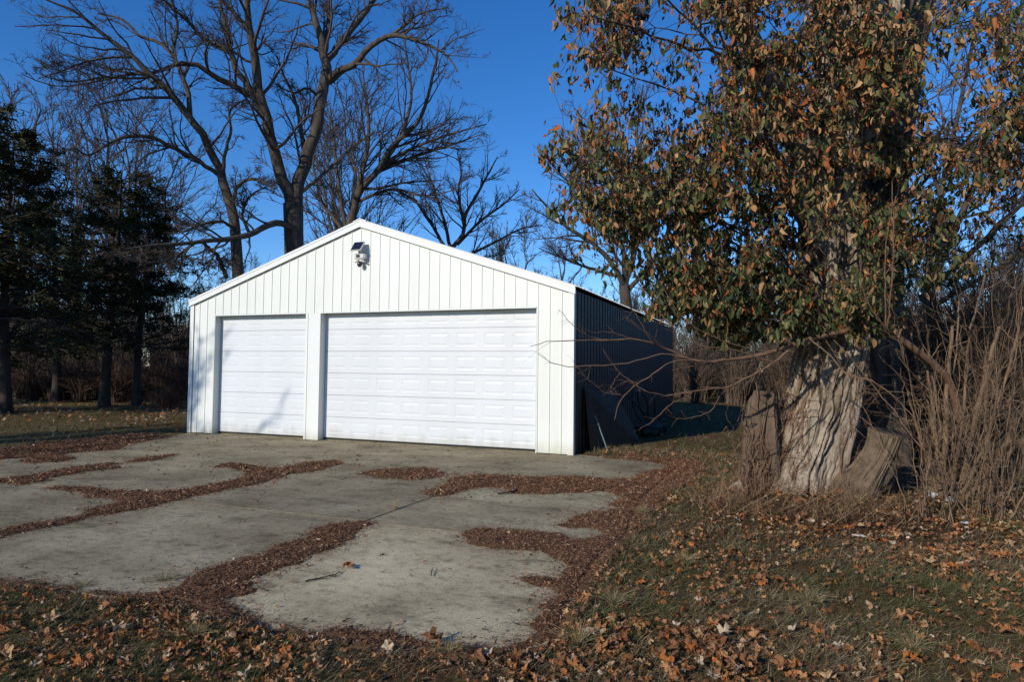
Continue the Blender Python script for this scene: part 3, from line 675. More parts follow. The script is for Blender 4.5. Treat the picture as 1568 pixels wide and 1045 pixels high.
# ------------------------------------------------------------------ far woods : single-mesh bare trees, four meshes shared
def far_tree_mesh(seed, H, fan):
    global rng
    keep = rng; rng = np.random.default_rng(seed)
    n = 5 if fan else 2; cur = []; rad = []
    for i in range(n):
        a = rng.uniform(0, 6.28); s = (.22 if fan else .08)*H*rng.uniform(.4, 1)
        z = np.linspace(0, 1, 12); p = np.stack([np.cos(a)*s*z**1.6, np.sin(a)*s*z**1.6, z*H*rng.uniform(.8, 1)], 1)+rng.normal(0, .012*H, (12, 3))*z[:, None]; p[0] = (0, 0, -.3)
        cur.append(p); rad.append(H*.014*(1-z*.85)*(1.3 if not fan else .8))
    cur = (np.stack(cur), np.stack(rad)); out = [tubes(*cur, 6)]
    for i, kw in enumerate([dict(k=16 if not fan else 11, t0=.2, t1=1, ang=(20, 50), lenf=.42, n=7, rf=.5, trop=.09, wander=.1, rmin=.026, lmax=6),
                            dict(k=9, t0=.1, t1=1, ang=(20, 45), lenf=.42, n=5, rf=.55, trop=.05, wander=.12, rmin=.018, lmax=2.6),
                            dict(k=7, t0=.1, t1=1, ang=(20, 45), lenf=.45, n=4, rf=.6, trop=.03, wander=.14, rmin=.013, lmax=1.3)]):
        cur = children(*cur, **kw); out.append(tubes(*cur, 4 if i == 0 else 3))
    V, F = merge(out); rng = keep
    return mesh('far_tree', V, F, MAT['bark_far'])
FT = [far_tree_mesh(1, 13, True), far_tree_mesh(2, 12, False), far_tree_mesh(3, 11, True), far_tree_mesh(4, 13, False)]
fl = ['fan shaped bare tree', 'straight bare tree', 'low spreading bare tree', 'slim bare tree']
spots = []
special = [(205, 46, 0, 1.62, 'round twiggy bare tree rising behind the dark cedars at left'), (545, 48, 0, 1.6, 'tall twiggy bare tree seen behind the garage peak'), (20, 40, 3, 1.35, 'bare tree at the left edge of the picture behind the cedar'),
           (120, 50, 2, 1.7, 'second twiggy bare tree behind the cedars, left of the rounded one'), (785, 47, 2, 1.0, 'short bare tree just right of the small one behind the roof slope'), (855, 55, 1, 1.0, 'far bare tree above the right end of the garage roof')]
for pxx, dd_, k, s, lb in special:
    q = P(pxx, 560, dd_); o = obj('bare_tree', FT[k], None, (q[0], q[1], 0)); o.rotation_euler.z = float(rng.uniform(0, 6)); o.scale = (s,)*3; tag(o, lb, 'tree')
pxs = list(np.linspace(-60, 500, 24))+list(np.linspace(560, 900, 12))+list(np.linspace(905, 1640, 34))
for i, pxx in enumerate(pxs):
    dd_ = float(rng.uniform(38, 78)); q = P(pxx+rng.uniform(-12, 12), 560, dd_); k = int(rng.integers(4)); s = float(rng.uniform(.5, .8))*(dd_/55)**.6
    if 560 <= pxx <= 900: s *= .72
    if pxx > 1250: s *= 1.4
    o = obj('bare_tree', FT[k], None, (q[0], q[1], 0)); o.rotation_euler.z = float(rng.uniform(0, 6)); o.scale = (s,)*3
    zone = 'behind the cedars' if pxx < 230 else 'left of the forked tree' if pxx < 400 else 'behind the forked tree' if pxx < 555 else 'above the right roof slope' if pxx < 905 else 'behind the hanging vine leaves' if pxx < 1180 else 'behind the old trunk' if pxx < 1390 else 'behind the cane bush at the right edge'
    near_ = 'nearer' if dd_ < 55 else 'distant'; lb_ = f'{near_} {fl[k]} {zone}'; tag(o, lb_, 'tree', 'far woods: ' + lb_)

# ------------------------------------------------------------------ conifers at the left
def conifer_mesh(seed, H, z0, spread, dens):
    global rng
    keep = rng; rng = np.random.default_rng(seed)
    z = np.linspace(-.02, 1, 20); tp = np.stack([.12*np.sin(z*3+seed), .1*np.sin(z*4+1), z*H], 1); tr = .155*(1-z*.92)+.01; tr[0] *= 1.3; tr[1] *= 1.15
    trunk = tubes(tp[None], tr[None], 12)
    br = children(tp[None], tr[None], dens, z0, .985, (68, 100), 1., 8, .35, .015, .09, .014, lmin=.4)
    # length by height: taper towards the top
    P0, R0 = br; hgt = P0[:, 0, 2]/H; f = np.clip(1.03-hgt, .03, 1)**.42*spread*rng.uniform(.35, 1.2, len(P0)); L = np.linalg.norm(P0[:, -1]-P0[:, 0], axis=1)
    P0 = P0[:, :1]+(P0-P0[:, :1])*(f/L)[:, None, None]; P0[:, :, 2] -= (np.linspace(0, 1, 8)**2*.12)[None]*f[:, None]
    sub = children(P0, R0, 9, .2, 1, (30, 60), .4, 4, .6, .0, .15, .008, lmin=.25, lmax=1.1, flat=.5)
    V, F = merge([tubes(P0, R0, 4), tubes(*sub, 3)])
    pts = sub[0]; m_ = len(pts); k = 18; ii = rng.integers(0, m_, m_*k); t = rng.uniform(.1, 1.1, len(ii)); a = pts[ii, 0]; b = pts[ii, -1]; pos = a+(b-a)*t[:, None]+rng.normal(0, .06, (len(ii), 3)); n = len(pos)
    lf_ = np.array([[-.5, 0, 0], [.5, 0, .1], [.3, 1, .05], [-.3, 1, -.1]]); R = rotz(rng.uniform(0, 6.28, n)) @ rotx(rng.normal(0, .5, n)) @ roty(rng.uniform(-1.2, 1.2, n))
    sc = np.stack([rng.uniform(.03, .06, n), rng.uniform(.09, .19, n), np.full(n, .05)], 1)
    cb = np.array([[.022, .03, .014], [.04, .048, .02], [.075, .06, .026]])[rng.choice(3, n, p=[.5, .36, .14])]*rng.uniform(.7, 1.2, (n, 1))
    fol = scatter(lf_, [np.array([[0, 1, 2, 3]])], pos, R, sc, cb); rng = keep
    return trunk, (V, F), fol
def conifer(label, loc, rot, sc, mm_):
    t = thing('cedar_tree', label, 'tree', loc)
    for nme, me in zip(('trunk', 'branches', 'foliage'), mm_):
        o = obj(nme, me, t)
        if nme != 'trunk': o['kind'] = 'stuff'
    t.rotation_euler.z = rot; t.scale = (sc[0], sc[0], sc[1]); return t
def conmeshes(*a):
    tr, br, fo = conifer_mesh(*a)
    return (mesh('trunk', *tr, MAT['cedar_bark'], True), mesh('branches', *br, MAT['twig']), mesh('foliage', fo[0], fo[1], MAT['cedar'], False, fo[2]))
CM1 = conmeshes(5, 9., .3, 3.3, 64); CM2 = conmeshes(6, 9.5, .2, 3.1, 84)
q1 = G(166, 624); q2 = G(198, 624)
conifer('dark cedar with the left one of the two slim bare trunks', (q1[0], q1[1], 0), 1., (1.12, .96), CM1)
conifer('dark cedar with the right one of the two slim trunks, nearest the garage', (q2[0], q2[1]+.4, 0), 2.4, (.95, .84), CM1)
q = P(8, 600, 21.); conifer('tall dense cedar at the left edge of the picture', (q[0], q[1], 0), 4., (1.1, .93), CM2)
q = P(80, 600, 27.); conifer('cedar standing between the left edge cedar and the slim trunks', (q[0], q[1], 0), 5.2, (1.05, .9), CM1)
q = P(-60, 600, 19.); conifer('cedar half out of the left edge of the picture', (q[0], q[1], 0), .4, (1.1, .98), CM1)
# trees that stand outside the frame to the left and throw their shade across the lawn
conifer('cedar outside the left frame edge that shades the lawn', (-13.5, -8.5, 0), .4, (1.3, 1.25), CM1)
conifer('second cedar outside the left frame edge that shades the far lawn', (-20, -9, 0), 2.4, (1.3, 1.3), CM2)
for (sx, sy, kk, s, lb) in ((-5.2, -15, 1, .95, 'bare tree outside the frame that dapples the garage corner with shade'),):
    o = obj('bare_tree', FT[kk], None, (sx, sy, 0)); o.scale = (s,)*3; tag(o, lb, 'tree')

# ------------------------------------------------------------------ brush
def brush(name, label, cat, centres, per, hgt, spread, r, cols, kind='stuff', bend=.5, n=5, sub=3, subl=.35):
    ci = np.repeat(np.arange(len(centres)), per); m_ = len(ci); base = np.asarray(centres)[ci][:, :3]; hs_ = np.asarray(centres)[ci][:, 3]*hgt
    base = base+np.stack([rng.normal(0, .35, m_), rng.normal(0, .35, m_), np.zeros(m_)], 1)*spread*.5
    a = rng.uniform(0, 6.28, m_); lean = rng.uniform(.0, 1, m_)*spread; H_ = hs_*rng.uniform(.55, 1.05, m_); t = np.linspace(0, 1, n)
    zc = (t[None]-bend*lean[:, None]/max(spread, .01)*t[None]**2.2*.75)*H_[:, None]; hr = lean[:, None]*t[None]**1.5*H_[:, None]*.8
    Pq = np.stack([base[:, :1]+np.cos(a)[:, None]*hr, base[:, 1:2]+np.sin(a)[:, None]*hr, base[:, 2:3]+zc], -1)+rng.normal(0, .025, (m_, n, 3))*t[None, :, None]*hgt
    Rq = (r*rng.uniform(.5, 1.4, m_))[:, None]*np.linspace(1, .45, n)[None]
    out = [tubes(Pq, Rq, 3)]; cnt = [m_*n*3]
    cur = (Pq, Rq)
    for s_ in range(1 if sub else 0):
        cur = children(*cur, k=sub, t0=.2, t1=1, ang=(25, 70), lenf=subl, n=3, rf=.7, trop=.0, wander=.25, rmin=r*.45); out.append(tubes(*cur, 3)); cnt.append(cur[0].shape[0]*3*3)
    V, F = merge(out); cols = np.array(cols)
    c = np.concatenate([np.repeat(cols[rng.integers(len(cols), size=k//q)], q, 0) for k, q in zip(cnt, (n*3, 9))])*1.0
    o = mo(name, V, F, MAT['brush'], None, False, c); tag(o, label, cat, kind=kind); return o
def cen(pxs_, d0, d1, n, h0=.7, h1=1.1):
    out = []
    for _ in range(n):
        dd_ = rng.uniform(d0, d1); q = P(rng.uniform(*pxs_), 560, dd_); out.append((q[0], q[1], 0, rng.uniform(h0, h1)))
    return out
brown = [(.1, .06, .04), (.14, .09, .06), (.075, .048, .034), (.17, .12, .085)]
redb = [(.17, .075, .045), (.13, .06, .035), (.2, .1, .06)]
grey = [(.14, .11, .085), (.2, .16, .12), (.09, .07, .052), (.12, .085, .06)]
brush('bramble_thicket', 'low brown bramble thicket behind the left lawn', 'thicket', cen((-80, 300), 27, 38, 70), 62, 2.5, .8, .015, [(.06, .035, .024), (.09, .055, .036), (.045, .028, .02)], bend=.7)
brush('russet_bush', 'rounded russet bush left of the garage corner', 'bush', [(*G(255, 626)[:2], 0, 1.)], 260, .95, 1.1, .008, redb, kind='thing', bend=.8, sub=4)
brush('undergrowth', 'tangled brown undergrowth behind the garage and the vine covered tree', 'undergrowth', cen((1240, 1600), 19, 34, 60, .8, 1.3)+cen((1000, 1250), 31.5, 42, 44, .8, 1.3), 62, 3.4, .7, .014, [(.07, .045, .03), (.1, .07, .048), (.05, .034, .025), (.13, .1, .075)], bend=.5)
brush('sapling_thicket', 'dense grey sapling thicket behind the right hand bush', 'thicket', cen((1330, 1760), 9.6, 15, 60, .7, 1.25), 58, 3.2, .7, .008, [(.05, .035, .024), (.03, .021, .016), (.09, .065, .045)], bend=.35, sub=4)
brush('woodland_floor_brush', 'pale brushwood band under the far trees', 'brush', cen((-200, 560), 38, 60, 130, .8, 1.5), 40, 4.8, .6, .034, [(.06, .045, .034), (.09, .07, .052), (.045, .033, .026)], bend=.4)
brush('woodland_edge_brush', 'brushwood behind the right hand thicket', 'brush', cen((1000, 1750), 36, 56, 70, .9, 1.5), 36, 4.2, .6, .028, [(.06, .045, .034), (.09, .07, .052)], bend=.4)

# ------------------------------------------------------------------ the old vine covered tree
old = thing('old_tree', 'old furrowed grey trunk wrapped in vines at right', 'tree', (12.9, -3.4, 0))
def bark_tube(name, pts, rr, nl, na, mat, parent, amp=.035, twist=.6, seed=1, flare=None, topcap=False, freq=15):
    pts, rr = resample(pts, nl, rr); T = np.gradient(pts, axis=0); T /= np.linalg.norm(T, axis=1, keepdims=True); ref = np.array([0, 1., 0])
    A = np.cross(T, ref); A /= np.linalg.norm(A, axis=1, keepdims=True); B = np.cross(A, T)
    th_ = np.linspace(0, 2*np.pi, na, endpoint=False); s = np.concatenate([[0], np.cumsum(np.linalg.norm(np.diff(pts, axis=0), axis=1))])
    TH, SS = np.meshgrid(th_, s); u = TH/(2*np.pi)*freq+SS*twist
    # periodic lookup: blend across the seam
    def per(f):
        a = f(TH); b = f(TH-2*np.pi); wgt = np.clip((TH/(2*np.pi)-.85)/.15, 0, 1); return a*(1-wgt)+b*wgt
    def furrow(th):
        uu = th/(2*np.pi)*freq+SS*twist; w_ = uu+(fbm(uu*.3, SS*1.3, seed)-.5)*2.4
        n1 = np.abs(fbm(w_, SS*.8, seed+5, 2)-.5)*2; n2 = np.abs(fbm(w_*2.1, SS*3.2, seed+11, 3)-.5)*2
        r_ = np.clip(n1*7.5, 0, 1)**.7*(.62+.5*(vnoise(w_*1.1, SS*1.3, seed+41)-.3))+np.clip(n2*7, 0, 1)*.12
        cr = np.abs(vnoise(w_*1.4, SS*7+uu, seed+17)-.5)*2
        return r_-.12*(1-np.clip(cr*5, 0, 1))
    fr = per(furrow); lump = per(lambda th: fbm(th/(2*np.pi)*4, SS*1.1, seed+23, 3))-.5; fine = per(lambda th: fbm(th/(2*np.pi)*70, SS*14, seed+29, 3))-.5
    RR = rr[:, None]*(1+lump*.28)+(fr-.6)*amp*np.clip(rr[:, None]/.3, .25, 1)+fine*.012*np.clip(rr[:, None]/.3, .3, 1)
    if flare is not None: RR = RR*(1+flare(TH, SS))
    V = pts[:, None]+RR[..., None]*(np.cos(TH)[..., None]*A[:, None]+np.sin(TH)[..., None]*B[:, None])
    V = V.reshape(-1, 3); b = (np.arange(nl-1)[:, None]*na)+np.arange(na)[None]; b2 = (np.arange(nl-1)[:, None]*na)+(np.arange(na)[None]+1) % na
    F = [np.stack([b, b2, b2+na, b+na], -1).reshape(-1, 4)]
    if topcap:
        V = np.concatenate([V, pts[-1:]-T[-1]*.03]); k = len(V)-1; e = (nl-1)*na+np.arange(na); F.append(np.stack([e, (nl-1)*na+(np.arange(na)+1) % na, np.full(na, k)], 1))
    return mo(name, V, F, mat, parent, True)
dT = 8.25
gbase = G(1222, 800)
pts, rr = PX([(1200, 815), (1210, 780), (1229, 720), (1247, 650), (1262, 580), (1273, 520), (1275, 450), (1270, 380), (1272, 300), (1285, 200), (1298, 100), (1308, 0), (1314, -120), (1318, -260)], dT, dT, [86, 78, 62, 54, 49, 46, 43, 41, 40, 38, 36, 33, 28, 22])
def flare(TH, SS): return .2*np.exp(-SS/.4)*(np.cos(TH*5+1.)+.6*np.cos(TH*8+2))+.12*np.exp(-SS/.25)
bark_tube('trunk', pts, rr, 340, 430, MAT['big_bark'], old, .15, .9, 3, flare, freq=32)
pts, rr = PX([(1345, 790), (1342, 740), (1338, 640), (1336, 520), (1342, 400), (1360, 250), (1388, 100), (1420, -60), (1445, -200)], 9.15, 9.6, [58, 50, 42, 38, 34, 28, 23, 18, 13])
bark_tube('rear_trunk', pts, rr, 140, 120, MAT['bark'], old, .08, .6, 7, freq=18)  # bark darker than the front trunk's; its shade is put into the colour
pts, rr = PX([(1268, 390), (1240, 330), (1200, 270), (1165, 218), (1132, 172), (1108, 140)], 8.1, 7.55, [20, 17, 14, 13, 13, 12])
bark_tube('broken_limb', pts, rr, 70, 40, MAT['big_bark'], old, .02, .2, 9, topcap=True, freq=9)
pts, rr = PX([(1276, 320), (1230, 220), (1180, 130), (1148, 60), (1125, 0), (1095, -90)], 8.2, 7.8, [26, 21, 17, 15, 13, 9])
bark_tube('limb', pts, rr, 80, 48, MAT['big_bark'], old, .025, .2, 12, freq=9)
pts, rr = PX([(1290, 260), (1330, 170), (1345, 90), (1370, 10), (1400, -90)], 8.3, 8.8, [22, 18, 15, 13, 9])
bark_tube('limb', pts, rr, 80, 48, MAT['big_bark'], old, .025, .2, 14, freq=9)
pts, rr = PX([(1172, 800), (1170, 760), (1168, 700), (1170, 640), (1174, 600)], 8.05, 8.1, [23, 21, 18, 17, 15])
bark_tube('dead_snag', pts, rr, 160, 200, MAT['dead_wood'], old, .24, .5, 19, lambda TH, SS: .25*np.cos(TH*2+.5)+.14*np.cos(TH*5)-.5*np.clip(SS-.95-.25*np.cos(TH*3)-.12*np.cos(TH*11), 0, 1), True, freq=26)
pts, rr = PX([(1306, 775), (1316, 748), (1330, 725), (1343, 702), (1352, 680), (1357, 661)], 7.8, 7.65, [34, 29, 23, 20, 20, 22])
bark_tube('sawn_stub', pts, rr, 150, 170, MAT['cut_wood'], old, .09, .5, 31, lambda TH, SS: .07*np.cos(TH*3)+.08*np.cos(TH*2+1), True, freq=30)
pts, rr = PX([(1294, 830), (1298, 790), (1302, 755), (1306, 728), (1308, 716)], 7.75, 7.85, [46, 41, 32, 20, 6])
bark_tube('root_mound', pts, rr, 110, 150, MAT['dead_wood'], old, .1, .5, 37, lambda TH, SS: .1*np.cos(TH*3), True, freq=24)

# clinging vine stems on the trunk, and thin dead stems round its foot
vine = thing('climbing_vine', 'evergreen climbing vine with tan and green leaves and orange berries', 'vine', (12.9, -3.4, 0))
tp, tr_ = PX([(1200, 815), (1210, 780), (1229, 720), (1247, 650), (1262, 580), (1273, 520), (1275, 450), (1270, 380), (1272, 300), (1285, 200), (1298, 100), (1308, 0)], dT, dT, [86, 78, 62, 54, 49, 46, 43, 41, 40, 38, 36, 33])
Tc, Tr = resample(tp, 120, tr_)
def on_trunk(s, th, lift=.012):
    i = np.clip(s*119, 0, 119); c = np.stack([np.interp(i, np.arange(120), Tc[:, k]) for k in range(3)], -1); r = np.interp(i, np.arange(120), Tr)
    out = -_f*np.cos(th)[..., None]+_r*np.sin(th)[..., None]; return c+out*(r+lift)[..., None]
cling = []
for i in range(46):
    s0 = rng.uniform(0, .1); s1 = rng.uniform(.25, .95); n = 16; t = np.linspace(0, 1, n)
    side = rng.choice([-1, 1], p=[.5, .5]); th0 = side*rng.uniform(.5, 1.6); th_ = th0+rng.normal(0, .3)*t+.16*np.sin(t*rng.uniform(8, 16)+i)
    pp = on_trunk(s0+(s1-s0)*t, th_, .02)+rng.normal(0, .012, (n, 3)); cling.append((pp, rng.uniform(.004, .013)*np.linspace(1, .5, n)))
for i in range(48):
    bx = rng.uniform(1136, 1178); n = 16; t = np.linspace(0, 1, n); hh = rng.uniform(90, 260); le = rng.normal(.12, .22)
    pp = np.stack([P(bx+le*hh*u_+7*math.sin(u_*rng.uniform(5, 9)+i), 800-hh*u_, 7.8+.3*u_+.03*math.sin(u_*7+i)) for u_ in t])+rng.normal(0, .008, (n, 3)); cling.append((pp, rng.uniform(.003, .012)*np.linspace(1, .5, n)))
V, F = tubes(np.stack([a for a, b in cling]), np.stack([b for a, b in cling]), 6)
o = mo('clinging_stems', V, F, MAT['brown_branch'], vine, True); o['kind'] = 'stuff'
cur = (np.stack([a for a, b in cling]), np.stack([b for a, b in cling])); ch = children(*cur, 7, .02, .6, (40, 90), .14, 6, .5, .03, .35, .0016, lmin=.08, lmax=.55)
ch2 = children(*ch, 3, .2, 1, (30, 70), .5, 4, .7, 0, .3, .0012, lmin=.05)
V, F = merge([tubes(*ch, 3), tubes(*ch2, 3)]); o = mo('stem_hairs', V, F, MAT['brown_branch'], vine); o['kind'] = 'stuff'

# the crown: main vine branches reaching out of the trunk, clusters hung from them
left = [(-60, 855), (0, 862), (60, 905), (110, 885), (150, 895), (190, 838), (230, 862), (290, 852), (330, 825), (365, 880), (400, 885), (430, 925), (470, 990), (500, 1030), (520, 1060)]
ly = np.array([a for a, b in left], float); lx = np.array([b for a, b in left], float)
def crown_sample(n):
    py_ = rng.uniform(-60, 535, n*3); l = np.interp(py_, ly, lx)+(fbm(py_/26, py_*0, 77, 2)-.5)*130
    t = rng.random(n*3); px_ = l+(1620-l)*t**1.05
    bottom = np.interp(px_, [820, 900, 1030, 1100, 1200, 1250, 1300, 1380, 1450, 1620], [340, 420, 500, 515, 520, 505, 500, 500, 440, 380])+rng.normal(0, 8, n*3)
    dens = np.interp(px_, [820, 900, 960, 1050, 1330, 1400, 1480, 1620], [.16, .42, .8, 1, 1, .6, .4, .32])*np.where(fbm(px_/70, py_/70, 41, 3) > .43, 1, .14)
    ok = (py_ < bottom) & (rng.random(n*3) < dens); px_, py_ = px_[ok][:n], py_[ok][:n]
    low = np.clip((py_-300)/220, 0, 1); dd_ = rng.uniform(6.5+.5*low, 9.6-.4*low, len(px_))
    trunkzone = (np.abs(px_-1250) < 90) & (py_ < 440) & (py_ > 60) & (dd_ < 7.9) & (rng.random(len(px_)) < .4)
    return px_[~trunkzone], py_[~trunkzone], dd_[~trunkzone]
mains = []
for i in range(64):
    tx, ty, td = crown_sample(1)
    if not len(tx): continue
    q = P(tx[0], ty[0], td[0]); s = rng.uniform(.42, .98); st = on_trunk(np.array([s]), np.array([rng.uniform(-2, 2)]), -.1)[0]
    if st[2] > q[2]+.2: st = on_trunk(np.array([rng.uniform(.4, .5)]), np.array([rng.uniform(-1, 1)]), -.1)[0]
    mid = (st+q)/2+np.array([0, 0, rng.uniform(.0, .5)])+rng.normal(0, .15, 3); e = q+(q-mid)*.15
    pp = resample([st, (st*2+mid)/3+rng.normal(0, .06, 3), mid, (mid+q)/2+rng.normal(0, .08, 3), q, e], 16); pp[1:] += rng.normal(0, .02, (15, 3))
    mains.append((pp, rng.uniform(.012, .03)*np.linspace(1, .22, 16)))
MP = np.stack([a for a, b in mains]); MR = np.stack([b for a, b in mains])
V, F = tubes(MP, MR, 6); o = mo('main_branches', V, F, MAT['bark'], vine, True); o['kind'] = 'stuff'
cx_, cy_, cdp = crown_sample(2900); Cq = CAM+np.stack([ray(a, b) for a, b in zip(cx_, cy_)])*(cdp/FPX)[:, None]
flat = MP[:, 3:].reshape(-1, 3); fr_ = MR[:, 3:].ravel(); near_i = np.array([np.argmin(((flat-c)**2).sum(1)+.35*np.clip(flat[:, 2]-c[2], 0, 9)**2) for c in Cq])
st = flat[near_i]; n = 6; t = np.linspace(0, 1, n)[None, :, None]; mid = (st+Cq)/2+rng.normal(0, .08, st.shape)
TW = (1-t)**2*st[:, None]+2*t*(1-t)*mid[:, None]+t**2*Cq[:, None]; TW[:, 1:-1] += rng.normal(0, .018, TW[:, 1:-1].shape)
LT = np.linalg.norm(Cq-st, axis=1); TR = np.clip(LT*.004+.002, .002, .007)[:, None]*np.linspace(1, .4, n)[None]
tw2 = children(TW, TR, 7.5, .35, 1, (25, 70), .22, 5, .7, .0, .22, .0014, lmin=.16, lmax=.4)
V, F = merge([tubes(TW, TR, 3), tubes(tw2[0][:, ::2], tw2[1][:, ::2], 3)]); o = mo('crown_twigs', V, F, MAT['twig'], vine); o['kind'] = 'stuff'
# leaves : folded along the midrib, hanging
def leafproto(wd, fold, curl):
    rows = [(0, 0, 0), (.27, .42, 0), (.66, .38, 0), (1, 0, 0)]; V = []
    V.append((0, 0, 0))
    for s, w_, _ in rows[1:-1]:
        z = -curl*s*s; V += [(-w_*wd, s, z+fold*w_), (0, s, z), (w_*wd, s, z+fold*w_)]
    V.append((0, 1, -curl));     F3 = [[0, 2, 1], [0, 3, 2], [4, 5, 7], [5, 6, 7]]; F4 = [[1, 2, 5, 4], [2, 3, 6, 5]]
    return np.array(V, float), [np.array(F3), np.array(F4)]
LP = [leafproto(.48, .35, .2), leafproto(.42, .7, .35), leafproto(.56, .15, .1), leafproto(.36, .9, .5)]
pts = tw2[0]; m_ = len(pts); k = 2; ii = np.concatenate([np.repeat(np.arange(m_), k)]); t = rng.uniform(.25, 1.05, len(ii)); f = np.clip(t, 0, .999)*4; i0 = f.astype(int); u = (f-i0)[:, None]
pos = pts[ii, i0]*(1-u)+pts[ii, np.minimum(i0+1, 4)]*u+rng.normal(0, .012, (len(ii), 3)); n = len(pos)
# hanging direction: mostly down with spread
dn = np.stack([rng.normal(0, .38, n), rng.normal(0, .38, n), -np.ones(n)], 1); dn /= np.linalg.norm(dn, axis=1, keepdims=True)
az = rng.uniform(0, 6.28, n); sd = np.stack([np.cos(az), np.sin(az), np.zeros(n)], 1); sd -= (sd*dn).sum(1, keepdims=True)*dn; sd /= np.linalg.norm(sd, axis=1, keepdims=True); nn_ = np.cross(sd, dn)
RL = np.stack([sd, dn, nn_], -1)
px_, py_, pz_ = project(pos)
low = np.clip((py_-180)/300, 0, 1); pal = np.array([[.04, .055, .016], [.08, .095, .03], [.17, .15, .055], [.34, .18, .075], [.36, .12, .035], [.14, .06, .023], [.45, .27, .12]])
pr_ = np.stack([.16+.2*low, .16+.14*low, .16-.02*low, .2-.12*low, .12-.08*low, .1-.06*low, .1-.06*low], 1); pr_ /= pr_.sum(1, keepdims=True)
ci = (rng.random(n)[:, None] > np.cumsum(pr_, 1)).sum(1); ci = np.clip(ci, 0, 6); cl = pal[ci]*rng.uniform(.75, 1.2, (n, 1))
ls = np.clip(rng.lognormal(math.log(.076), .3, n), .035, .125)
# the 300 that show largest become parts
score = ls/pz_*((px_ > 0) & (px_ < 1568) & (py_ > 0) & (py_ < 1045)); top = np.argsort(-score)[:300]; rest = np.setdiff1d(np.arange(n), top)
pk = rng.integers(0, 4, n); parts = []; cols_ = []
for k in range(4):
    s_ = rest[pk[rest] == k]; V, F, C = scatter(LP[k][0], LP[k][1], pos[s_], RL[s_], ls[s_], cl[s_]); parts.append((V, F)); cols_.append(C)
V, F = merge(parts); o = mo('leaves', V, F, MAT['leaf'], vine, True, np.concatenate(cols_)); o['kind'] = 'stuff'
protos = {}
for a in range(4):
    for b in range(7): protos[a, b] = mesh('leaf', LP[a][0], LP[a][1], MAT['leaf'], True, np.repeat(pal[b][None], len(LP[a][0]), 0))
org = np.array(vine['origin'])
for i in top:
    o = obj('leaf', protos[int(pk[i]), int(ci[i])], vine)
    M_ = Matrix.Identity(4)
    for a in range(3):
        for b in range(3): M_[a][b] = RL[i, a, b]*ls[i]
        M_[a][3] = pos[i, a]-org[a]
    o.matrix_local = M_
# berries
bs = rng.integers(0, m_, 1100); bp = pts[bs, 3]; keep = rng.random(len(bp)) < .8; bp = bp[keep]; bpos = np.repeat(bp, 9, 0)+rng.normal(0, .028, (len(bp)*9, 3)); n = len(bpos)
oc = np.array([[1, 0, 0], [-1, 0, 0], [0, 1, 0], [0, -1, 0], [0, 0, 1], [0, 0, -1]], float); of = [np.array([[0, 2, 4], [2, 1, 4], [1, 3, 4], [3, 0, 4], [2, 0, 5], [1, 2, 5], [3, 1, 5], [0, 3, 5]])]
V, F, C = scatter(oc, of, bpos, rotz(rng.uniform(0, 6, n)), rng.uniform(.005, .0095, n), np.ones((n, 3)))
o = mo('berries', V, F, MAT['berry'], vine, True); o['kind'] = 'stuff'

# ------------------------------------------------------------------ low branch across the trunk and the twigs over the garage wall
lb = thing('low_branch', 'long bent brown branch reaching left in front of the trunk', 'branch', P(1460, 600, 7.0))
def tw(lst, d0, d1, r, name='twig', n=26, sides=8, mat='brown_branch'):
    r = [q_*.82 for q_ in r]
    a, b = PX(lst, d0, d1, r); a, b = resample(a, n, b); a[2:-1] += rng.normal(0, .004, (n-3, 3)); V, F = tubes(a[None], b[None], sides); mo(name, V, F, MAT[mat], lb, True); return a, b
allt = []
allt.append(tw([(1470,640),(1455,590),(1435,562),(1400,535),(1357,506),(1300,507),(1240,520),(1180,540),(1120,551),(1060,552),(1012,531),(981,522),(921,521),(870,522),(837,524),(811,531)], 8., 6.2, [8, 7, 6, 5, 3.6, 2.2, 1.4, .9, .5], 'stem', 60))
sm_ = [([(1207,537),(1181,558),(1139,581),(1116,593),(1085,596),(1058,600),(1020,607)], [2, 1.6, 1]), ([(1060,552),(1032,553),(995,576),(961,601),(948,618),(941,643)], [1.3, 1, .7]), ([(1060,601),(1025,606),(998,603),(961,581),(938,558),(923,534)], [1, .8, .5]),
       ([(1060,551),(1038,546),(1008,543),(981,551),(948,558),(911,560),(871,561),(841,554),(823,541)], [1.2, 1, .5]), ([(1000,526),(961,517),(930,508),(908,509),(885,499)], [.9, .7, .4]), ([(945,522),(904,516),(878,499),(855,474)], [.9, .7, .4]),
       ([(955,606),(928,601),(904,584),(884,562)], [.8, .6, .4]), ([(1060,602),(1045,611),(1025,621),(1005,641),(980,657)], [1, .8, .5]), ([(950,571),(938,588),(935,601)], [.7, .5]), ([(998,524),(981,494),(961,464),(935,430),(925,395)], [.7, .9, 1]), ([(1015,531),(992,511),(953,486)], [.8, .5]),
       ([(1240,520),(1272,545),(1300,575),(1330,582),(1360,600),(1400,640)], [1.6, 1.4, 1]), ([(1360,505),(1338,480),(1320,440),(1318,390)], [1.6, 1.4, 1]), ([(1358,503),(1362,470),(1368,380),(1366,280)], [1.8, 1.4, .9]), ([(1356,503),(1355,450),(1360,350),(1372,300)], [1.6, 1.2, .8]),
       ([(1185,555),(1120,535),(1070,528),(1030,500),(980,440)], [1.3, 1, .7]), ([(1116,593),(1100,610),(1090,628),(1060,640),(1035,643)], [.9, .6]), ([(1180,540),(1100,520),(1040,480),(1010,430)], [1, .8, .6])]
for l, r in sm_: allt.append(tw(l, 6.7, 6.4, r, n=20, sides=5))
TP = np.stack([resample(a, 20) for a, b in allt]); TRr = np.stack([np.interp(np.linspace(0, 1, 20), np.linspace(0, 1, len(b)), b) for a, b in allt])
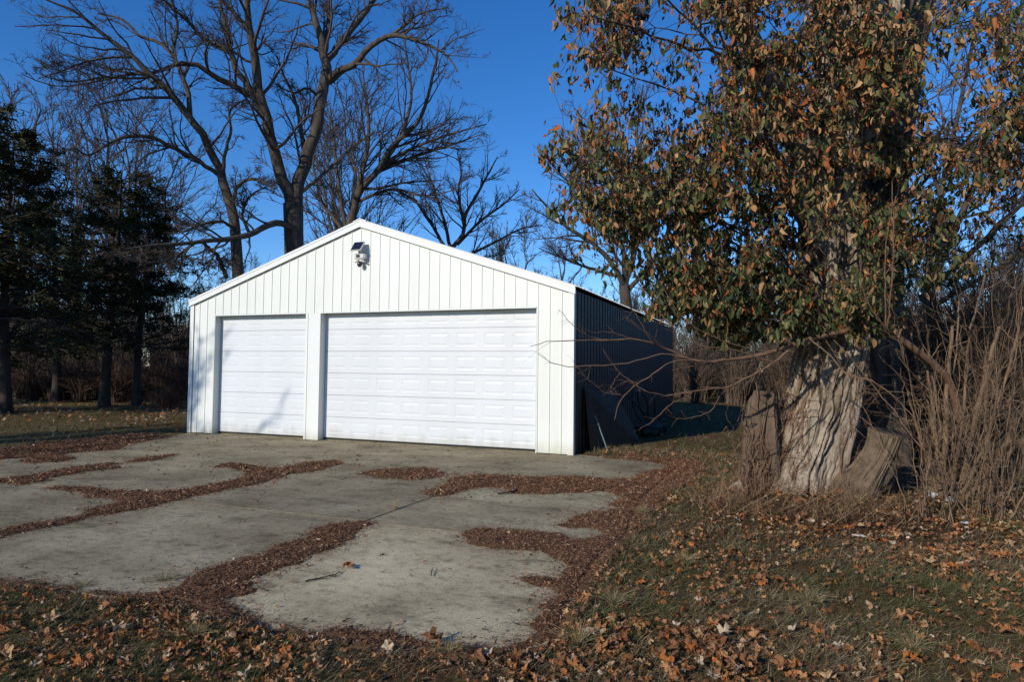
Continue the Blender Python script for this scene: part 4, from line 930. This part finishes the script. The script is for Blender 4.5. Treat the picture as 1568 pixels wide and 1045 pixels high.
ch = children(TP, TRr, 7, .3, 1, (30, 60), .16, 5, .5, -.02, .18, .0018, lmin=.1, lmax=.5); V, F = tubes(*ch, 3); o = mo('twiglets', V, F, MAT['brown_branch'], lb); o['kind'] = 'stuff'

# ------------------------------------------------------------------ cane bush at the right
bush = thing('cane_bush', 'leafless bush of upright tan canes right of the old trunk', 'bush', (*G(1447, 805)[:2], 0))
canes = [([(1444,806),(1445,743),(1448,648),(1450,590),(1458,500)], [4.4, 3.8, 3.2, 2]), ([(1450,806),(1456,780),(1472,750),(1481,696),(1491,648),(1503,600),(1530,500)], [5, 4.4, 3.6, 2.4]), ([(1470,775),(1512,724),(1543,696),(1600,650)], [4, 3.4, 2.4]),
         ([(1440,800),(1435,700),(1425,600),(1400,480)], [2.4, 2, 1.2]), ([(1447,800),(1466,700),(1478,600),(1487,500),(1510,420)], [2.2, 1.8, 1.1]), ([(1438,770),(1415,690),(1400,640),(1383,570)], [2.2, 1.8, 1.1]), ([(1442,720),(1425,640),(1405,560),(1395,510)], [2, 1.6, 1]),
         ([(1446,700),(1432,600),(1420,520),(1416,470)], [2, 1.6, 1]), ([(1508,720),(1509,640),(1510,530)], [2.2, 2, 1.2]), ([(1520,740),(1514,660),(1506,560)], [2, 1.4, 1]), ([(1448,806),(1500,700),(1545,560),(1568,470)], [2.4, 2, 1.3]), ([(1460,790),(1530,760),(1568,745),(1620,720)], [3, 2.6, 2]),
         ([(1455,800),(1490,770),(1530,770),(1568,760)], [2.6, 2, 1.4]), ([(1500,800),(1520,740),(1535,690),(1560,640)], [4, 4, 3]), ([(1452,760),(1458,660),(1462,560),(1470,460)], [1.8, 1.4, .9])]
CA = []
for l, r in canes:
    a, b = PX(l, 8.05, 8.0+rng.uniform(-.5, .4), [q_*1.08 for q_ in r]); a, b = resample(a, 20, b); a[0, 2] = min(a[0, 2], .02) if l[0][1] > 798 else a[0, 2]; a[2:] += rng.normal(0, .006, (18, 3)); V, F = tubes(a[None], b[None], 8); mo('cane', V, F, MAT['bush_twig'], bush, True); CA.append((a, b))
org = np.array([*G(1447, 803)[:2], 0]); org2 = np.array([*G(1530, 800)[:2], 0])
ex = []
for i in range(50):
    o_ = (org if i % 2 else org2)+rng.normal(0, [.14, .14, 0]); a = rng.uniform(0, 6.28); ln = rng.uniform(1.2, 3.4); le = rng.uniform(.05, .75); t = np.linspace(0, 1, 20)[:, None]
    dr_ = np.array([np.cos(a)*le, np.sin(a)*le, 1.]); dr_ /= np.linalg.norm(dr_); pp = o_+dr_*t*ln+np.array([np.cos(a), np.sin(a), -.6])*t**2*le*.5+rng.normal(0, .009, (20, 3)); pp[0] = o_
    ex.append((pp, rng.uniform(.003, .0075)*np.linspace(1, .35, 20)))
EP = np.stack([a for a, b in ex]); ER = np.stack([b for a, b in ex]); V, F = tubes(EP, ER, 5); o = mo('thin_canes', V, F, MAT['bush_twig'], bush, True); o['kind'] = 'stuff'
AP = np.concatenate([EP, np.stack([a for a, b in CA])]); AR = np.concatenate([ER, np.stack([b for a, b in CA])])
ch = children(AP, AR, 6, .12, 1, (25, 75), .24, 5, .5, .0, .2, .0022, lmax=.9); ch2 = children(*ch, 3, .1, 1, (25, 70), .5, 4, .6, 0, .2, .0016, lmax=.4)
V, F = merge([tubes(*ch, 3), tubes(*ch2, 3)]); o = mo('twigs', V, F, MAT['bush_twig'], bush); o['kind'] = 'stuff'

# ------------------------------------------------------------------ things leaning on the shaded wall
q = 9.23
bd = thing('leaning_board', 'dark brown sheet of plywood leaning on the shaded garage wall', 'board', (q, 1., 0))
def lean(y0, y1, zt, foot, topx, th_, name, parent, mat, zt2=None):
    zt2 = zt if zt2 is None else zt2
    V = np.array([[foot, y0, 0], [foot, y1, 0], [topx, y1, zt2], [topx, y0, zt], [foot+th_, y0, 0], [foot+th_, y1, 0], [topx+th_, y1, zt2], [topx+th_, y0, zt]], float)
    return mo(name, V, [np.array([[0, 3, 2, 1], [4, 5, 6, 7], [0, 1, 5, 4], [1, 2, 6, 5], [2, 3, 7, 6], [3, 0, 4, 7]])], mat, parent)
def Xp(px_, py_, xv): q_ = ray(px_, py_); return CAM+q_*((xv-CAM[0])/q_[0])
c4 = [G(906, 694), G(982, 679), Xp(946, 604, 9.2), Xp(896, 593, 9.2)]; c4[0][2] = c4[1][2] = 0.
nrm = np.cross(c4[1]-c4[0], c4[3]-c4[0]); nrm /= np.linalg.norm(nrm); V = np.array(c4+[c-nrm*.018 for c in c4])
mo('panel', V, [np.array([[0, 1, 2, 3], [7, 6, 5, 4], [0, 4, 5, 1], [1, 5, 6, 2], [2, 6, 7, 3], [3, 7, 4, 0]])], MAT['board'], bd)
for k_ in (.06, .94):
    a_ = c4[0]+(c4[1]-c4[0])*k_; b_ = c4[3]+(c4[2]-c4[3])*k_; V, F = tubes(np.stack([a_-nrm*.03, (a_+b_)/2-nrm*.03, b_-nrm*.03])[None], np.full((1, 3), .02), 4); mo('batten', V, F, MAT['board'], bd)
for (fx, fy, tx, ty, lbl) in ((909.5, 690, 905, 668, 'short pale pole leaning on the garage wall, leftmost of three'), (919, 691, 906, 640, 'blue grey pole leaning on the garage wall, middle of three'), (931, 692, 911, 636, 'blue grey pole with a white collar, rightmost of three')):
    a_ = G(fx, fy); a_[2] = 0; b_ = P(tx, ty, depth(a_)-.02); t = thing('pole', lbl, 'pole', a_, 'poles leaning on the garage wall'); V, F = tubes(np.stack([a_+(b_-a_)*q_ for q_ in np.linspace(0, 1, 6)])[None], np.full((1, 6), .013), 10); mo('shaft', V, F, MAT['pole_blue'], t, True)
    e = a_+(b_-a_)*.72; e2 = a_+(b_-a_)*.78; V, F = tubes(np.stack([e, (e+e2)/2, e2])[None], np.full((1, 3), .018), 10); mo('collar', V, F, MAT['stone'], t, True)
ct = thing('hand_cart', 'dark tubular cart with curved handles beside the leaning board', 'cart', (9.8, 4.2, 0))
def tb(name, pts_, r, parent, mat='dark_metal'):
    a = resample(np.array(pts_, float), 24); V, F = tubes(a[None], np.full((1, 24), r), 8); return mo(name, V, F, MAT[mat], parent, True)
tb('handle', [(9.75, 4.0, .35), (9.55, 4.0, .75), (9.5, 4.05, 1.0), (9.55, 4.3, 1.12), (9.75, 4.55, 1.02), (9.8, 4.6, .6), (9.8, 4.6, .3)], .022, ct)
tb('handle', [(9.75, 3.6, .3), (9.5, 3.6, .7), (9.45, 3.7, 1.0), (9.5, 3.9, 1.08), (9.7, 4.0, .9), (9.75, 4.05, .4)], .022, ct)
tb('rail', [(9.4, 3.3, 1.0), (9.6, 3.7, .7), (9.8, 4.2, .35), (9.9, 4.8, .22)], .02, ct)
box('deck', 9.5, 10.0, 3.9, 4.9, .2, .25, MAT['dark_metal'], ct)
for sx in (9.48, 10.02):
    for sy in (4.05, 4.75):
        th_ = np.linspace(0, 2*np.pi, 25); ring = np.stack([np.full(25, sx), sy+.1*np.cos(th_), .11+.1*np.sin(th_)], 1); V, F = tubes(ring[None], np.full((1, 25), .026), 6); mo('wheel', V, F, MAT['rubber'], ct, True)

# ------------------------------------------------------------------ grass blades
def grass(n, x0, x1, y0, y1, L, Wd, name, label):
    xx, yy, zz = in_view_ground(n, x0, x1, y0, y1)
    ok = ~inpoly(xx, yy, OUTW) & ~((xx > -.05) & (xx < 9.2) & (yy > -.02)); dr_ = in_drift(xx, yy, .12); ok &= ~dr_ | (rng.random(len(xx)) < .03)
    cl_ = fbm(xx*1.1, yy*1.1, 51, 3); cl2 = fbm(xx*4, yy*4, 55, 3); dens = np.clip((cl_*.5+cl2*.5-.33)*6, .3, 1)
    bare_ = np.clip(1.25-np.hypot(xx-13.1, yy+3.6)/2.4, 0, .92)
    ok &= (rng.random(len(xx)) < dens*(1-bare_)); xx, yy, zz, cl_, cl2 = xx[ok], yy[ok], zz[ok], cl_[ok], cl2[ok]
    n = len(xx); g = np.array([[-.35, 0, 0], [.35, 0, 0], [.1, 1., .19], [-.22, .5, .115]]); gf = [np.array([[0, 1, 3], [3, 1, 2]])]
    ln = rng.uniform(L*.45, L*1.25, n)*(1+.5*(cl2 > .55))*np.clip(.7+zz/18, .8, 1.5); wd = np.clip(Wd*zz/3.2, Wd, Wd*4)*rng.uniform(.7, 1.2, n)
    sc = np.stack([wd, ln, ln], 1); R = rotz(rng.uniform(0, 6.28, n)) @ rotx(rng.normal(.12, .42, n))
    green = np.clip((fbm(xx*.8+7, yy*.8, 61, 4)-.40)*3., 0.12, .72); pal_g = np.array([[.07, .085, .03], [.105, .12, .042], [.16, .155, .065]]); pal_d = np.array([[.3, .235, .135], [.42, .34, .21], [.19, .135, .08], [.13, .09, .052]])
    isg = rng.random(n) < green; cc = np.where(isg[:, None], pal_g[rng.integers(3, size=n)], pal_d[rng.choice(4, n, p=[.26, .1, .38, .26])])*rng.uniform(.6, 1.1, (n, 1))
    V, F, C = scatter(g, gf, np.stack([xx, yy, ground_z(xx, yy)-.004], 1), R, sc, cc)
    o = mo(name, V, F, MAT['blade'], None, False, C); tag(o, label, 'grass', kind='stuff'); return o
grass(2200000, 3, 19, -11, 1.5, .07, .0032, 'grass', 'short winter grass, part green and part straw, round the driveway')
grass(420000, -28, 24, -4, 26, .085, .006, 'far_grass', 'winter lawn grass beyond the driveway and beside the garage')
# long straw tufts
def tuft(pos, n, L, label, name='grass_tuft', cols=((.33, .26, .15), (.25, .19, .1), (.12, .13, .05))):
    a = rng.uniform(0, 6.28, n); le = rng.uniform(.2, 1.3, n); ln = rng.uniform(.4, 1.1, n)*L; t = np.linspace(0, 1, 6)
    Pq = np.stack([np.cos(a)[:, None]*le[:, None]*ln[:, None]*t**1.3, np.sin(a)[:, None]*le[:, None]*ln[:, None]*t**1.3, ln[:, None]*(t-.45*le[:, None]*t**2)], -1)+np.asarray(pos)+rng.normal(0, .012, (n, 1, 3))*[1, 1, 0]
    V, F = tubes(Pq, np.linspace(.0016, .0006, 6)[None].repeat(n, 0), 3); c = np.repeat(np.array(cols)[rng.integers(len(cols), size=n)], 18, 0)
    o = mo(name, V, F, MAT['blade'], None, False, c); tag(o, label, 'grass tuft'); return o
q = G(548, 699); tuft((q[0], q[1], 0), 60, .06, 'small green weed tuft in the joint near the large door', cols=((.1, .1, .04), (.2, .16, .08)))
q = G(604, 781); tuft((q[0], q[1], .005), 26, .2, 'dry straw tuft standing in the concrete joint', cols=((.4, .3, .18), (.3, .22, .12)))
for (a, b, L, lb_) in ((250, 890, .14, 'pale straw tuft at the drift left of the near slab'), (985, 790, .13, 'green tuft at the right edge of the driveway'), (940, 930, .17, 'mixed green tuft right of the near slab'), (690, 1012, .13, 'yellow straw tuft below the near slab'), (300, 985, .12, 'straw tuft among leaves at bottom left'), (885, 1000, .18, 'long green tuft near the bottom edge, right of centre'),
                       (1050, 870, .13, 'short tuft among orange leaves'), (1240, 930, .14, 'green tuft in the lawn below the old trunk'), (1400, 1000, .15, 'tuft near the bottom right of the lawn'), (120, 900, .13, 'thin straw tuft at the lower left driveway edge')):
    q = G(a, b); tuft((q[0], q[1], float(ground_z(np.array([q[0]]), np.array([q[1]]))[0])), 150, L, lb_)
# dead weed stems round the foot of the trunk
n = 620; ph = rng.uniform(0, 6.28, n); rr_ = rng.uniform(.45, 1.15, n); bx_ = 12.75+np.cos(ph)*rr_*1.0; by_ = -3.55+np.sin(ph)*rr_*.7-.1
ln = rng.uniform(.05, .26, n); a = rng.uniform(0, 6.28, n); t = np.linspace(0, 1, 5); le = rng.uniform(.1, 2.2, n)
Pq = np.stack([bx_[:, None]+np.cos(a)[:, None]*le[:, None]*ln[:, None]*t, by_[:, None]+np.sin(a)[:, None]*le[:, None]*ln[:, None]*t, ground_z(bx_, by_)[:, None]+ln[:, None]*t], -1)+rng.normal(0, .01, (n, 5, 3))*t[None, :, None]
Rq = np.linspace(.0028, .001, 5)[None].repeat(n, 0); ch = children(Pq, Rq, 3, .3, 1, (25, 60), .4, 4, .7, 0, .2, .001, lmin=.03)
V, F = merge([tubes(Pq, Rq, 3), tubes(*ch, 3)]); c = np.concatenate([np.repeat(np.array([(.13, .075, .04), (.07, .042, .026), (.24, .16, .09)])[rng.integers(3, size=k)], q_, 0) for k, q_ in ((n, 15), (len(ch[0]), 12))])
o = mo('dead_weeds', V, F, MAT['brush'], None, False, c); tag(o, 'brown dead weed stems round the foot of the old trunk', 'weeds', kind='stuff')

# ------------------------------------------------------------------ fallen leaves
def maple(seed, lobes=5):
    r_ = np.random.default_rng(seed); V = [(0, 0, 0)]; n = lobes*3+2; pts_ = []
    for i in range(n):
        a = -math.pi*.92+i/(n-1)*math.pi*1.84; ph_ = (i % 3)/3*2*math.pi; rad = .44+.14*math.cos(ph_-math.pi)*(1.2-.4*abs(a)/math.pi)+r_.uniform(-.06, .06)
        pts_.append((math.sin(a)*rad, math.cos(a)*rad+.1))
    V = [(0, 0, 0)]+[(a*.5, b*.5, 0) for a, b in pts_]+[(a, b, 0) for a, b in pts_]
    V = np.array(V, float); c1, c2 = r_.uniform(.2, 1.3), r_.uniform(-.9, .9); V[:, 2] = c1*V[:, 0]**2+c2*V[:, 1]**2+.3*np.sin(V[:, 0]*8+seed)*V[:, 1]+.1*np.sin(V[:, 1]*11+seed*2)+r_.normal(0, .05, len(V)); V[:, 0] *= 1-.16*abs(c1)
    F3 = [[0, i+1, i+2] for i in range(n-1)]; F4 = [[i+1, n+i+1, n+i+2, i+2] for i in range(n-1)]
    # petiole
    k = len(V); V = np.concatenate([V, [[-.012, 0, 0], [.012, 0, 0], [.02, -.55, .06]]]); F3.append([k, k+2, k+1])
    V[:, 2] -= V[:, 2].min()*.6
    return V, [np.array(F3), np.array(F4)]
MPp = [maple(i, 5 if i % 3 else 3) for i in range(7)]
lpal = np.array([[.36, .15, .055], [.46, .23, .1], [.44, .29, .16], [.2, .085, .035], [.52, .4, .27], [.28, .13, .06], [.42, .14, .035]])
lname = ['orange brown', 'light orange', 'tan', 'dark brown', 'pale buff', 'brown', 'bright orange']
def leafspots(n, x0, x1, y0, y1, far=False):
    xx, yy, zz = in_view_ground(n, x0, x1, y0, y1); ins_ = inpoly(xx, yy, OUTW); gg = (xx > -.05) & (xx < 9.2) & (yy > -.02); a, b, _ = project(np.stack([xx, yy, xx*0], 1))
    d1_ = np.where(fbm(xx*1.3, yy*1.3, 71, 3) > .5, 1, .35); dr_ = in_drift(xx, yy)
    dens = np.where(ins_, .004, 1.)*np.where(dr_, .13, 1)*d1_; 
    if far: dens *= np.where((xx < 1) & (yy > .5) & (yy < 9), 1, .25)
    else: dens = dens*np.where(b > 960, .95, np.where(a > 950, .62, .5))
    ok = (rng.random(len(xx)) < dens) & ~gg; return xx[ok], yy[ok], zz[ok], ins_[ok], dr_[ok]
xx, yy, zz, ins_, dr_ = leafspots(95000, 4, 18, -10.9, 1.2); n = len(xx)
size = rng.uniform(.016, .05, n)*np.where(rng.random(n) < .15, 1.9, 1.); zb = np.where(ins_, np.maximum(surf_z(xx, yy), 0), ground_z(xx, yy)+.026)+.006
R = rotz(rng.uniform(0, 6.28, n)) @ rotx(rng.normal(0, .33, n)) @ roty(rng.normal(0, .33, n)); flip = rng.random(n) < .35; R[flip] = R[flip] @ np.diag([1., -1., -1.])
pk = rng.integers(0, 7, n); ci = rng.choice(7, n, p=[.24, .15, .15, .19, .04, .17, .06]); pos = np.stack([xx, yy, zb+size*np.where(flip, .25, .04)], 1); a, b, z = project(pos)
score = size/z*((a > 5) & (a < 1563) & (b < 1040)); top = np.argsort(-score)[:300]; rest = np.setdiff1d(np.arange(n), top)
parts = []; cols_ = []
for k in range(7):
    s_ = rest[pk[rest] == k]; V, F, C = scatter(MPp[k][0], MPp[k][1], pos[s_], R[s_], size[s_], lpal[ci[s_]]*rng.uniform(.65, 1.2, (len(s_), 1))); parts.append((V, F)); cols_.append(C)
V, F = merge(parts); o = mo('fallen_leaves', V, F, MAT['dry_leaf'], None, False, np.concatenate(cols_)); tag(o, 'carpet of smaller fallen leaves and fragments in the grass', 'leaf litter', kind='stuff')
lm = {}
for i in top:
    key = (int(pk[i]), int(ci[i]))
    if key not in lm: lm[key] = mesh('fallen_leaf', MPp[key[0]][0], MPp[key[0]][1], MAT['dry_leaf'], False, np.repeat(lpal[key[1]][None], len(MPp[key[0]][0]), 0))
    o = obj('fallen_leaf', lm[key]); M_ = Matrix.Identity(4)
    for r_ in range(3):
        for c_ in range(3): M_[r_][c_] = R[i, r_, c_]*size[i]
        M_[r_][3] = pos[i, r_]
    o.matrix_world = M_
    where = 'lying on the concrete' if ins_[i] and not dr_[i] else 'on the needle drift' if dr_[i] else 'in the grass at the bottom left' if a[i] < 500 else 'in the grass along the bottom centre' if a[i] < 880 else 'in the grass right of the near slab' if a[i] < 1150 else 'in the grass at the bottom right'
    sz_ = 'large' if size[i] > .075 else 'mid sized' if size[i] > .05 else 'small'; fc = 'cupped over' if flip[i] else 'lying open'
    nb_ = ['crinkled', 'three lobed', 'five lobed', 'curled', 'wavy', 'ragged', 'folded'][int(pk[i])]
    lb_ = f'{sz_} {nb_} {lname[ci[i]]} maple leaf {fc} {where}'; lb_ = ' '.join(lb_.replace('lying open lying', 'lying open').split()[:16])
    tag(o, lb_, 'leaf', lb_)
xx, yy, zz, ins_, dr_ = leafspots(90000, -26, 20, -3, 22, True); n = len(xx); size = rng.uniform(.05, .11, n); R = rotz(rng.uniform(0, 6.28, n)) @ rotx(rng.normal(0, .5, n)); q4 = np.array([[-.5, -.4, 0], [.5, -.5, .15], [.4, .6, 0], [-.3, .5, .2]])
V, F, C = scatter(q4, [np.array([[0, 1, 2], [0, 2, 3]])], np.stack([xx, yy, ground_z(xx, yy)+.04], 1), R, size, lpal[rng.integers(7, size=n)]*rng.uniform(.6, 1.1, (n, 1)))
o = mo('far_fallen_leaves', V, F, MAT['dry_leaf'], None, False, C); tag(o, 'small fallen leaves strewn over the far lawn', 'leaf litter', kind='stuff')

def lay_leaf(pxx, pyy, s, k, c_, label, tilt=.2):
    q = G(pxx, pyy); o = obj('fallen_leaf', mesh('fallen_leaf', MPp[k][0]*s, MPp[k][1], MAT['dry_leaf'], False, np.repeat(lpal[c_][None], len(MPp[k][0]), 0)), None, (q[0], q[1], .012)); o.rotation_euler = (tilt, .1, float(rng.uniform(0, 6))); tag(o, label, 'leaf')
lay_leaf(531, 872, .11, 1, 0, 'lone orange brown leaf on the near slab beside the twig')
lay_leaf(565, 676, .07, 2, 3, 'dark curled leaf by the large door threshold')
lay_leaf(661, 990, .12, 4, 3, 'dark brown leaf standing at the bottom edge of the near slab', .9)
# sticks
def stick(lst, r, label, zoff=.012, nb=5, seedn=12):
    pp = np.array([[*G(*q)[:2], 0] for q in lst]); pp[:, 2] = zoff; a = resample(pp, 16); a[1:-1, 2] += rng.uniform(0, .008, 14); t = thing('stick', label, 'stick', a[0]); V, F = tubes(a[None], (r*np.linspace(1, .5, 16))[None], 6); mo('stem', V, F, MAT['bark'], t, True)
    ch = children(a[None], (r*np.linspace(1, .5, 16))[None], nb, .1, 1, (30, 70), .3, 5, .5, -.02, .2, .0012, lmin=.03); ch[0][..., 2] = np.maximum(ch[0][..., 2], .004); V, F = tubes(*ch, 4); o = mo('twiglets', V, F, MAT['bark'], t); o['kind'] = 'stuff'
stick([(762,759),(775,758),(788,755),(791,748)], .012, 'short dark stick on the pale spot of the middle slab', .02, 4)
stick([(468,893),(480,890),(497,887),(515,882),(521,878)], .006, 'thin dark twig with side shoots on the near slab', .008, 14)
stick([(660,884),(661,879),(663,873)], .004, 'tiny dark stub in the middle of the near slab', .01, 3)
stick([(525,955),(533,951),(538,950)], .005, 'small dark twig fragment near the bottom of the near slab', .006, 3)
stick([(1120,868),(1130,866),(1142,866)], .008, 'pale stick in the grass below the old trunk', .05, 2)
# crumpled scraps
def scrap(pxx, pyy, s, label, flat_=.5, z0=.02, mat='paper'):
    bm = bmesh.new(); bmesh.ops.create_icosphere(bm, subdivisions=2, radius=1); V = np.array([v.co[:] for v in bm.verts]); F = np.array([[v.index for v in f.verts] for f in bm.faces]); bm.free()
    V *= (1+rng.normal(0, .2, (len(V), 1))); V *= np.array([1.3, .9, flat_])*s*.75; q = G(pxx, pyy); z = float(ground_z(np.array([q[0]]), np.array([q[1]]))[0]); o = obj('litter_scrap', mesh('litter_scrap', V, [F], MAT[mat]), None, (q[0], q[1], z+z0)); tag(o, label, 'litter')
scrap(1428, 775, .05, 'crumpled white scrap left of the cane bush', .9, .1); scrap(1455, 785, .04, 'white scrap caught between the canes of the bush', .9, .1); scrap(1315, 830, .055, 'flat pale bark chip lying below the trunk', .2, .03, 'stone'); scrap(1300, 753, .035, 'grey white scrap beside the sawn stub', .8, .05); scrap(1480, 812, .045, 'torn pale scrap on leaves right of the bush', .3, .03)
for a_, b_ in ((513, 698), (462, 733)): scrap(a_, b_, .018, 'small white pebble on the slab ' + ('before the door post' if a_ > 500 else 'beside the long drift'), .8, .01, 'stone')
